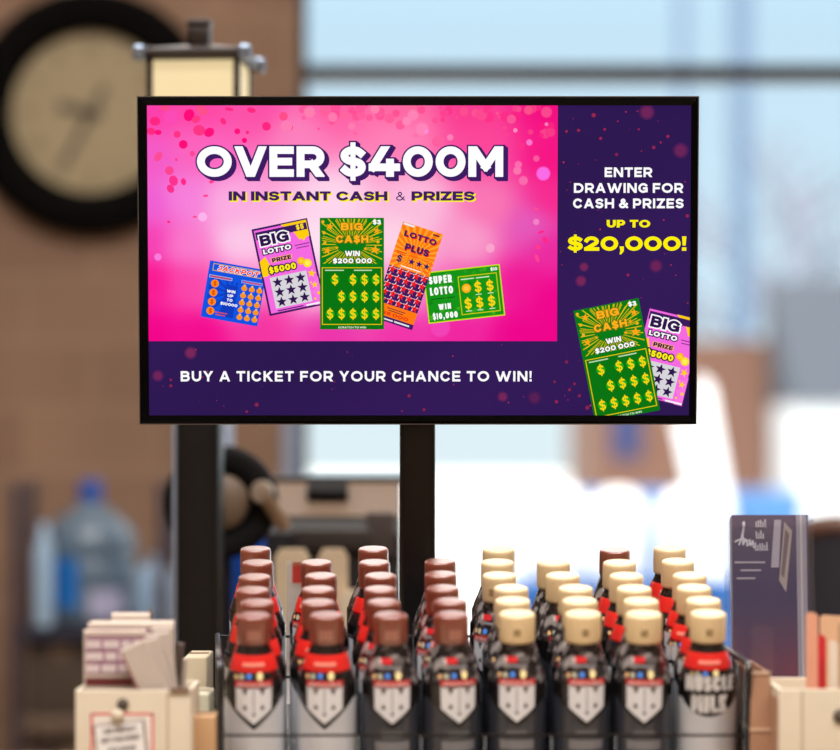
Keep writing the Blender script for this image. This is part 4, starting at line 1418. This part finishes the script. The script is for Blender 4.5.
def place_bottle(ci, ri, x, s_):
    cap = CAPS[ci]
    if ci == 6 and ri == 5:
        cap = 'brown'
    collar = 'red' if ci in (0, 1, 7) or (ci == 6 and ri in (2, 3, 4)) or (ci == 2 and ri in (2, 3, 4)) else 'dark'
    emblem = 'word' if ci == 7 else 'crest'
    key = (cap, collar, emblem)
    cols = ['leftmost column', 'second column from the left', 'third column from the left', 'fourth column from the left', 'fourth column from the right', 'third column from the right', 'second column from the right', 'rightmost column']
    nrow = len(PX[ci])
    rows = ['front', 'second from the front', 'third from the front', 'fourth from the front', 'fifth from the front', 'sixth from the front']
    rw = 'backmost' if ri == nrow - 1 else rows[ri]
    lab = '%s-capped dark shake bottle, %s in the %s' % (cap, rw, cols[ci])
    t = thing('shake_bottle', lab, 'bottle', group='shake bottles in the wire rack')
    top = Vector((x, 3.0 + s_ * cs, 1.122 + s_ * sn))
    base = top - NORM * BH
    t.rotation_mode = 'ZYX'
    rs = random.Random(ci * 10 + ri)
    spin = {(0, 0): .04, (1, 0): -.05, (2, 0): .06, (3, 0): .26, (4, 0): -.02, (5, 0): .10, (6, 0): -.02, (7, 0): 0.0}.get((ci, ri), rs.uniform(-.5, .5))
    t.location = base
    t.rotation_euler = (SL, 0, spin)
    if key not in protos:
        parts = make_bottle(*key)
        protos[key] = parts
        objs = [o for o, _ in parts]
    else:
        parts = protos[key]
        objs = []
        for o, _ in parts:
            c = o.copy()
            COL.objects.link(c)
            objs.append(c)
    for o, (_, pi) in zip(objs, parts):
        o.parent = t if pi is None else objs[pi]


for ci, ri, x, s_ in pts:
    place_bottle(ci, ri, x, s_)

# the rack: local frame lies in the sloping plane, x right, y back, z up from the bottle feet
xL, xR = P(219.5, 0, 2.95).x, P(750, 0, 2.95).x
o0 = Vector((0, 3.0, 1.122)) - NORM * BH
rk = thing('wire_rack', 'black wire rack holding eight columns of dark shake bottles', 'rack', o0, (SL, 0, 0))
m_wire = M('black_wire', (22, 20, 20), .3, noise=.02, coat=.4)
y0, y1 = -.052, .385
skew = {-1: -.075, 1: 0.0}
smin, smax = -.040, .375
g = G(); g.prism([(xL, y0), (xR, y0), (xR + skew[1] * (y1 - y0), y1), (xL + skew[-1] * (y1 - y0), y1)], -.006, -.002, plane='xy'); g.build('tray_floor', m_wire, rk)
hT = .150
hB = .082
for s_, x in ((-1, xL), (1, xR)):
    X_ = lambda yy: x + skew[s_] * (yy - y0)
    g = G()
    g.tube([(X_(q[0]), q[0], q[1]) for q in ((y0, -.004), (y0, hT - .004), (y0 + .006, hT), (y1 - .01, hB), (y1, hB - .008), (y1, -.004))], .0030, 8)
    for k_ in range(1, 12):
        yy = y0 + (y1 - y0) * k_ / 12
        g.tube([(X_(yy), yy, -.003), (X_(yy), yy, hT + (hB - hT) * (yy - y0) / (y1 - y0))], .0012, 6)
    g.tube([(X_(y0), y0, .07), (X_(y1), y1, .07)], .0014, 6)
    g.build('side_frame', m_wire, rk)
xLb, xRb = xL + skew[-1] * (y1 - y0), xR + skew[1] * (y1 - y0)
g = G(); g.tube([(xL, y0, .078), (xR, y0, .078)], .0014, 6); g.build('front_rail', m_wire, rk)
g = G(); g.tube([(xL, y0, .022), (xR, y0, .022)], .0014, 6); g.build('front_rail', m_wire, rk)
g = G(); g.tube([(xLb, y1, .078), (xRb, y1, .078)], .0016, 6); g.tube([(xLb, y1, .03), (xRb, y1, .03)], .0016, 6); g.build('back_rail', m_wire, rk)
# dividers midway between neighbouring front bottles
fx = [p[2] for p in pts if p[1] == 0]
for a, b2 in zip(fx[:-1], fx[1:]):
    x = (a + b2) / 2
    g = G(); g.tube([(x, y0, -.003), (x, y0, .078)], .0014, 6); g.build('divider_wire', m_wire, rk)
# feet: front and back legs down to the counter
Rm = Matrix.Rotation(SL, 4, 'X')
Rinv = Rm.inverted()
for x, xb_ in ((xL, xLb), (xR, xRb)):
    for x, yy in ((x, y0 + .01), (xb_, y1 - .01)):
        wp = Rm @ Vector((x, yy, -.006)) + o0
        foot = Rinv @ (Vector((wp.x, wp.y, CT + .001)) - o0)
        g = G(); g.tube([(x, yy, -.004), foot], .0034, 8); g.build('leg', m_wire, rk)

# ------------------------------------------------------------------ card tray at the left
u = 2.9 / F


def tray(x0, x1, ytop, d, depth, name, label, cat, side_h=.0, seam=True, parent=None):
    """open-topped board tray: front, back, sides, floor"""
    a, b2 = P(x0, ytop, d), P(x1, ytop, d)
    W = b2.x - a.x
    H = a.z - CT
    t = thing(name, label, cat, ((a.x + b2.x) / 2, d, CT), group='cream card trays')
    th_ = .004
    g = G(); g.box((0, 0, H / 2), (W, th_, H), bev=.001); g.build('front_panel', m_cream, t)
    g = G(); g.box((0, depth, (H + side_h) / 2), (W, th_, H + side_h), bev=.001); g.build('back_panel', m_cream, t)
    for s_ in (-1, 1):
        g = G(); g.prism([(th_ / 2, 0), (th_ / 2, H), (depth - th_ / 2, H + side_h), (depth - th_ / 2, 0)], s_ * W / 2 - (th_ if s_ > 0 else 0), s_ * W / 2 + (th_ if s_ < 0 else 0), plane='yz'); g.build('side_panel', m_cream, t)
    g = G(); g.box((0, depth / 2, .003), (W - 2 * th_, depth - th_, .005)); g.build('tray_floor', m_cream, t)
    return t, W, H


t, W, H = tray(75.5, 191, 690, 2.90, .11, 'card_tray', 'cream tray with a red-bordered notice, full of folded newsprint, left of the bottles', 'tray')
g = G(); g.box(((168 - 133.25) * u, -.0022, H / 2), (.0012, .001, H - .002)); g.build('seam', M('tray_seam', (176, 156, 134), .7), t)
g = G(); g.box(((180 - 133.25) * u, -.001, H + .0008), (20 * u, .007, .0022)); g.build('rim_strip', M('brown_rim', (112, 80, 70), .6), t)
# notice on the front of the tray: sheet with red border, tilted white card, round clip
nx = lambda px: (px - (75.5 + 191) / 2) * u
nz_ = lambda py: P(0, py, 2.9).z - CT
nt_ = thing('notice_card', 'white tilted gift notice over a red-bordered sheet on the left tray front', 'notice', t.location)


def flat(dd, parent, name, mat, y0_=-.0026, dz=.0002):
    g = G(); dd.to(g, lambda x, y, z: (nx(x), y0_ - z * dz, nz_(y))); return g.build(name, mat, parent)


def slab(x0_, x1_, z0_, z1_, y_, th_, name, mat, parent, rot=0.0):
    g = G(); g.box(((x0_ + x1_) / 2, y_, (z0_ + z1_) / 2), (x1_ - x0_, th_, z1_ - z0_), rot=Matrix.Rotation(rot, 3, 'Y')); return g.build(name, mat, parent)


sh = slab(nx(90), nx(155), nz_(775), nz_(712), -.0027, .0006, 'backing_sheet', m_white, nt_)
dd = D2(); dd.outline(91, 154, 712.5, 774, 2.2, (222, 58, 48)); flat(dd, sh, 'red_border', m_print, -.0032)
cd = slab(nx(96), nx(148), nz_(778), nz_(722), -.0038, .0006, 'card', M('card_edge', (120, 96, 86), .6), nt_, rot=math.radians(-7))
dd = D2(); dd.frame(122, 750, 50, 56, -7); dd.rect(1, 49, 1, 55, (238, 234, 230)); dd.z = 1
ink = (96, 84, 90)
dd.text('THE PERFECT', 9, 42, 5, 9.5, 1.0, ink, gap=.16); dd.text('GIFT FOR EVERY', 6, 45, 14, 18.5, 1.0, ink, gap=.14); dd.text('OCCASION', 12, 39, 24, 28.5, 1.0, ink, gap=.16)
flat(dd, cd, 'card_print', m_print, -.0044)
g = G(); g.lathe([(.0062, 0), (.0062, -.003), (.0001, -.0035)], 20, (nx(118), -.004, nz_(715)), axis='y'); g.build('clip', m_cream, nt_)
g = G(); g.lathe([(.0058, 0), (.0058, -.0015), (.0001, -.0016)], 20, (nx(123), -.0024, nz_(704)), axis='y'); g.build('punch_hole', M('dark_hole', (86, 74, 64), .7), nt_)


# folded newsprint pieces
def newsprint(px0, px1, py, d, lab, lean=0.0, yaw=0.0, printed=False, hgt=None, th_=.005, dark=False):
    a, b2 = P(px0, py, d), P(px1, py, d)
    W_ = b2.x - a.x
    h_ = a.z - CT - .008
    t = thing('folded_leaflet', lab, 'leaflet', ((a.x + b2.x) / 2, d, CT + .0065), group='folded leaflets in the left tray')
    t.rotation_mode = 'YXZ'
    t.rotation_euler = (0, lean, yaw)
    g = G()
    n_ = 6
    prof = [(-th_ / 2, 0), (-th_ / 2, h_ - th_ / 2)] + [(-th_ / 2 * math.cos(PI * i / n_), h_ - th_ / 2 + th_ / 2 * math.sin(PI * i / n_)) for i in range(1, n_)] + [(th_ / 2, h_ - th_ / 2), (th_ / 2, 0)]
    g.prism(prof, -W_ / 2, W_ / 2, plane='yz')
    g.build('sheet', M('newsprint', (204, 187, 172) if not dark else (80, 66, 58), .7, noise=.03, nscale=60), t)
    if printed:
        dd = D2()
        s_ = u * d / 2.9
        Wp, ink_ = W_ / s_, (150, 84, 128)
        dd.rect(2, Wp - 1, 6, 7.4, ink_)
        rs = random.Random(int(px0))
        rows_ = ((9, 'CARRY', 'WHAT'), (21, 'EVENT', 'NEWS'), (33, 'FOR', 'OUR'))
        for ry, *_w in rows_:
            x = 2.5
            dd.rect(2, Wp - 1, ry, ry + 11, ink_); dd.z = 1
            while x < Wp - 6:
                wl = rs.uniform(9, 17)
                dd.rect(x, min(x + wl, Wp - 2), ry + 1.5, ry + 9.8, (220, 204, 202))
                x += wl + 2
            dd.z = 0
        dd.rect(2, Wp - 1, 48, 56, (110, 44, 44))
        g = G(); dd.to(g, lambda x, y, z: (-W_ / 2 + x * s_, -th_ / 2 - .0003 - z * .0002, h_ - y * s_)); g.build('front_print', m_print, t)
    return t


newsprint(84, 146, 628, 2.925, 'printed newsprint leaflet with purple headline, frontmost at the left of the tray', printed=True)
newsprint(88, 154, 621, 2.945, 'folded leaflet with a purple stripe behind the frontmost one', printed=True)
newsprint(92, 174, 619, 2.965, 'wide pale leaflet behind the two with purple print', th_=.012)
for i, (tx, tyy, wpx, ang, d_) in enumerate(((119, 650, 28, 25, 2.912), (133, 643, 26, 17, 2.922), (144, 634, 25, 9, 2.932), (151, 627, 22, 3, 2.942))):
    a = math.radians(ang)
    hh_ = .075
    us = d_ / F
    tl = P(tx, tyy, d_)
    cxw = tl.x + wpx / 2 * us * math.cos(a) + hh_ * math.sin(a)
    czw = tl.z + wpx / 2 * us * math.sin(a) - hh_ * math.cos(a)
    t9 = thing('folded_leaflet', ['pale leaflet leaning furthest at the front right of the stack', 'second leaning pale leaflet, just behind the most tilted one', 'third pale leaflet, slightly tilted, in the right of the stack', 'nearly upright pale leaflet at the right end of the stack'][i], 'leaflet', (cxw, d_, czw), (0, -a, 0), 'folded leaflets in the left tray')
    g = G(); W9 = wpx * us
    g.prism([(-.0028, 0), (-.0028, hh_ - .003), (-.0015, hh_ - .0005), (.0015, hh_ - .0005), (.0028, hh_ - .003), (.0028, 0)], -W9 / 2, W9 / 2, plane='yz')
    g.box((-W9 / 2 + .0012, -.003, hh_ / 2), (.0022, .0008, hh_ - .006), mi=1)
    g.build('sheet', [M('newsprint', (196, 181, 168), .7, noise=.03, nscale=60), M('brown_ink_edge', (150, 100, 96), .7)], t9)
newsprint(112, 150, 611, 2.99, 'crumpled pale leaflet tip rising at the back of the tray', th_=.010)
newsprint(148, 153, 608, 3.0, 'small dark leaflet corner at the back of the left tray', dark=True)
t2 = newsprint(158, 166, 640, 2.985, 'dark brown envelope standing at the right end of the left tray', dark=True, lean=.10)
t2 = newsprint(165, 174, 656, 2.995, 'pale envelope leaning in front of the dark brown one', lean=.08)

# cartons between left tray and the rack
for px0, px1, py, d, dp, c_, lab in ((184, 207, 657, 3.22, .10, (206, 190, 160), 'cream carton between the left tray and the rack, rear one'), (190, 209, 694, 3.06, .08, (196, 190, 164), 'pale green-grey carton in front of the cream carton'), (193, 215, 716, 2.94, .05, (190, 150, 108), 'tan box lowest in the gap left of the rack')):
    a, b2 = P(px0, py, d), P(px1, py, d)
    g = G(); h_ = a.z - CT
    g.box((0, dp / 2, h_ / 2), (b2.x - a.x, dp, h_), bev=.002)
    g.box((0, dp / 2, h_ + .0005), (b2.x - a.x - .003, .004, .002), mi=1)
    o = g.build('small_carton', [M('carton_board', c_, .6, noise=.05), M('carton_tape', (140, 110, 84), .5)]); o.location = ((a.x + b2.x) / 2, d, CT)
    tag(o, lab, 'carton', 'cartons left of the rack')

# red and white leaflet behind the bottle gap
q0, q1 = P(284, 567, 3.55), P(301, 567, 3.55)
lf = thing('red_white_leaflet', 'white leaflet with a red block standing behind the first bottle gap', 'leaflet', ((q0.x + q1.x) / 2, 3.56, CT), (-.3, 0, 0))
h_ = (q0.z - CT) * 1.06
g = G(); g.box((0, 0, h_ / 2), (q1.x - q0.x, .002, h_)); g.build('sheet', M('bright_paper', (248, 244, 242), .6), lf)
g = G(); u3 = 3.55 / F
g.box((.003, -.0015, h_ - 14 * u3), (11 * u3, .001, 18 * u3)); g.build('red_block', M('red_print', (236, 70, 62), .6), lf)
g = G(); g.box((.003, -.0015, h_ - 3 * u3), (11 * u3, .0012, 4 * u3)); g.build('orange_stripe', M('orange_print', (222, 130, 92), .6), lf)

# ------------------------------------------------------------------ right side: tray, catalogue holder and cards
t, W, H = tray(778.5, 905, 689, 2.90, .14, 'card_tray', 'long cream card tray at the right edge, holding pink and red cards', 'tray')
x9 = -W / 2 - .0006
g = G(); g.box((x9, .07, H / 2 - .004), (.001, .136, H - .01)); g.box((x9 - .0008, .07, H * .55), (.001, .13, .003), mi=1)
g.build('outer_side', [M('tan_board', (176, 134, 106), .5, noise=.06), M('tan_board_edge', (214, 184, 156), .5)], t, 'tan outer side of the tray')
g = G(); g.box((-W / 2 + 23.5 * u, -.0022, H / 2), (.0012, .001, H - .002)); g.build('seam', M('tray_seam', (176, 156, 134), .7), t)
g = G(); g.lathe([(.007, 0), (.007, -.0015), (.0001, -.0016)], 20, ((840 - 841.75) * u, -.0024, H - 27 * u), axis='y'); g.build('punch_hole', M('dark_hole', (86, 74, 64), .7), t)
# clear sloping shelf divider between rack and tray
m_clear = bpy.data.materials.new('clear_acrylic'); m_clear.use_nodes = True
n = m_clear.node_tree.nodes; L = m_clear.node_tree.links
n.remove(n['Principled BSDF'])
tr = n.new('ShaderNodeBsdfTransparent'); gl = n.new('ShaderNodeBsdfGlossy'); df = n.new('ShaderNodeBsdfDiffuse'); mx = n.new('ShaderNodeMixShader'); mx2 = n.new('ShaderNodeMixShader');
gl.inputs['Roughness'].default_value = .08
df.inputs[0].default_value = (.75, .75, .78, 1); mx2.inputs[0].default_value = .003
tr.inputs[0].default_value = (.94, .95, .96, 1)
mx.inputs[0].default_value = .05; L.new(tr.outputs[0], mx.inputs[1]); L.new(gl.outputs[0], mx.inputs[2])
L.new(mx.outputs[0], mx2.inputs[1]); L.new(df.outputs[0], mx2.inputs[2]); L.new(mx2.outputs[0], n['Material Output'].inputs[0])

# tan open box between the rack and the right tray
bx = thing('tan_box', 'narrow tan box with pale edges between the bottle rack and the right tray', 'box', (.3415, 2.96, CT))
hb = 1.066 - CT
g = G()
for k_, (c_, sz) in enumerate((((0, 0, hb / 2), (.020, .003, hb)), ((0, .17, hb / 2), (.020, .003, hb)), ((-.0095, .085, hb / 2), (.0015, .167, hb)), ((.0095, .085, hb / 2), (.0015, .167, hb)), ((0, .085, .003), (.018, .167, .004)))):
    g.box(c_, sz)
g.build('walls', M('tan_board', (176, 134, 106), .5, noise=.06), bx)
g = G()
for z9 in (hb + .0006, hb * .66, hb * .4):
    g.box((0, -.0019, z9), (.020, .0012, .0028)); g.box((-.0106, .085, z9), (.0010, .168, .0028))
g.build('pale_edging', M('tan_board_edge', (214, 184, 156), .5), bx)

# catalogue in a clear holder
d = 3.20
cl, cr2 = P(727, 518, d), P(806, 518, d)
Wc = cr2.x - cl.x
ch = thing('brochure_holder', 'clear upright holder with a dark blue gift catalogue, right of the bottles', 'brochure holder', ((cl.x + cr2.x) / 2 + .008, d, CT), (0, 0, math.radians(3)))
hc = P(0, 520, d).z - CT
lean = math.radians(5)
R_ = Matrix.Rotation(-lean, 3, 'X')


def on_lean(x, y, z):
    v = R_ @ Vector((x, y, z))
    return (v.x, v.y, v.z)


g = G()
g.box(on_lean(0, -.006, hc / 2), (Wc + .008, .002, hc), rot=R_); g.box(on_lean(0, .022, hc / 2), (Wc + .008, .002, hc), rot=R_)
for s_ in (-1, 1):
    g.box(on_lean(s_ * (Wc / 2 + .004), .008, hc / 2), (.002, .03, hc), rot=R_)
g.box((0, .01, .004), (Wc + .010, .08, .008))
g.build('clear_case', m_clear, ch)
ct = thing('gift_catalogue', 'dark blue glossy catalogue with white print inside the clear holder', 'catalogue', ((cl.x + cr2.x) / 2 + .008, d, CT + .009), (0, 0, math.radians(3)))
hq = hc - .006
g = G(); g.box(on_lean(0, .008, hq / 2 + .002), (Wc - .002, .014, hq), rot=R_, bev=.001); g.build('pages', M('page_edges', (170, 170, 186), .5), ct)
dd = D2((0, 79, 0, 212))
sc_ = d / F
# cover
NY, NX = 30, 10


def cov(u_, v_):
    return on_lean(-Wc / 2 + .0008 + u_ * (Wc - .0016), -.0002, .003 + hq * (1 - v_))


g = G()


def covc(u_, v_):
    a = (62, 60, 98); b_ = (100, 88, 108); c_ = (120, 54, 80); e_ = (80, 64, 102)
    if v_ < .25:
        q = blend(b_, a, v_ / .25)
    elif v_ < .55:
        q = blend(a, c_, max(0, (v_ - .32) / .23) * (.4 + .6 * u_))
    else:
        q = blend(blend(a, c_, .4 + .6 * u_), e_, (v_ - .55) / .45)
    return lin(q)


g.grid(cov, NX, NY, colfn=covc, smooth=False)
cv = g.build('cover', m_gloss_print, ct)
dd = D2(); wt = (214, 214, 226)
# script style mark: tall loop, cross bar and baseline swash, with a small crown of dots
for pts_ in ([(8, 30), (10, 25), (12, 16), (13, 12), (12, 20), (12, 30)], [(4, 27), (8, 25), (13, 24), (17, 26)], [(12, 30), (14, 26), (16, 27), (16, 31), (18, 30), (19, 25), (20, 31), (22, 26), (23, 33)]):
    for pl in stroke_polys(pts_, .8, .5):
        dd.add(pl, wt)
dd.disc(13, 9, 1.5, wt, ry=2.8)
for yq, x_a, x_b in ((3.5, 25, 38), (15, 25, 36), (27, 24, 38)):
    for q_ in range(int((x_b - x_a) / 2.3)):
        hh_ = (7.5, 5.5, 8.2, 5.5, 7)[(q_ + int(yq)) % 5]
        dd.rect(x_a + q_ * 2.3, x_a + q_ * 2.3 + 1.2, yq + 9 - hh_, yq + 9, (206, 202, 214)); dd.rect(x_a + q_ * 2.3, x_a + q_ * 2.3 + 2.0, yq + 8, yq + 9, (206, 202, 214))
for k_, (a, b2) in enumerate(((3, 34), (9, 30), (5, 24))):
    dd.rect(a, b2, 47 + k_ * 8, 48.6 + k_ * 8, (186, 178, 194))
dd.add([(44, 5), (51, 5), (48, 53), (40, 53)], (170, 164, 178))
dd.add([(54, 7), (62, 16), (55, 78), (48, 66)], (166, 154, 152)); dd.z = 1
dd.add([(55, 14), (59, 20), (53, 64), (50, 60)], (112, 96, 104))
dd.rect(66, 76.5, 0, 195, (150, 144, 158)); dd.z = 2; dd.rect(70, 72, 0, 195, (190, 184, 190))
g = G(); dd.to(g, lambda x, y, z: on_lean(-Wc / 2 + x * sc_, -.0008 - z * .0002, .003 + hq - y * sc_)); g.build('cover_print', m_print, cv)

# cards standing in the right tray
for i, (px0, px1, py, d_, c_, lab) in enumerate(((806, 818, 612, 2.96, (236, 170, 140), 'salmon pink card standing at the left of the right tray'), (818, 826, 634, 2.93, (206, 40, 46), 'narrow red card in front of the pink ones'), (820, 845, 615, 3.0, (232, 188, 150), 'peach card behind the narrow red card'), (829, 838, 640, 2.92, (236, 220, 200), 'cream card beside the narrow red card'), (838, 860, 622, 2.95, (196, 160, 120), 'tan card at the right edge of the picture'))):
    a, b2 = P(px0, py, d_), P(px1, py, d_)
    h_ = a.z - CT - .0065
    w_ = b2.x - a.x
    g = G(); g.prism([(-w_ / 2, 0), (-w_ / 2, h_ - .003), (-w_ / 2 + .003, h_), (w_ / 2 - .003, h_ - .001), (w_ / 2, h_ - .004), (w_ / 2, 0)], -.0012, .0012)
    o = g.build('greeting_card', M('card_stock', c_, .6, noise=.03)); o.location = ((a.x + b2.x) / 2, d_, CT + .0065); tag(o, lab, 'card', 'cards in the right tray')

# black chair back beyond the catalogue
d = 5.6
c = P(858, 620, d)
cq = thing('padded_chair', 'black padded chair with a brown top edge, beyond the catalogue at the right', 'chair', (c.x, d, 0))
g = G()


def backf(u_, v_):
    x = (u_ - .5) * .24
    top = P(0, 520, d).z - .05 * (abs(u_ - .35) * 2) ** 2
    z = .75 + (top - .75) * v_
    return (x, .05 * (u_ - .5) ** 2 * 4 - .01, z)


g.grid(backf, 16, 12)
g.grid(lambda u_, v_: (backf(u_, v_)[0], backf(u_, v_)[1] + .05 * math.sin(PI * min(max(v_, .02), .98)) ** .3, backf(u_, v_)[2]), 16, 12)
g.build('backrest', M('black_upholstery', (30, 26, 34), .6), cq)
g = G(); g.tube([Vector(backf(i / 16, 1)) + Vector((0, .015, -.012)) for i in range(17)], .022, 10); g.build('top_roll', M('brown_leather', (96, 62, 48), .5), cq)
g = G(); g.box((0, -.16, .60), (.42, .42, .08), bev=.03); g.build('seat', M('black_upholstery', (30, 26, 34), .6), cq)
g = G(); g.box((0, .04, .68), (.05, .02, .22)); g.build('back_support', m_black, cq)
g = G(); g.lathe([(.025, 0.05), (.025, .57)], 16, (0, -.16, 0)); g.build('column', m_black, cq)
for k_ in range(5):
    a = k_ * 2 * PI / 5
    g = G(); g.tube([(0, -.16, .07), (.26 * math.cos(a), -.16 + .26 * math.sin(a), .03)], .018, 8); g.build('leg', m_black, cq)
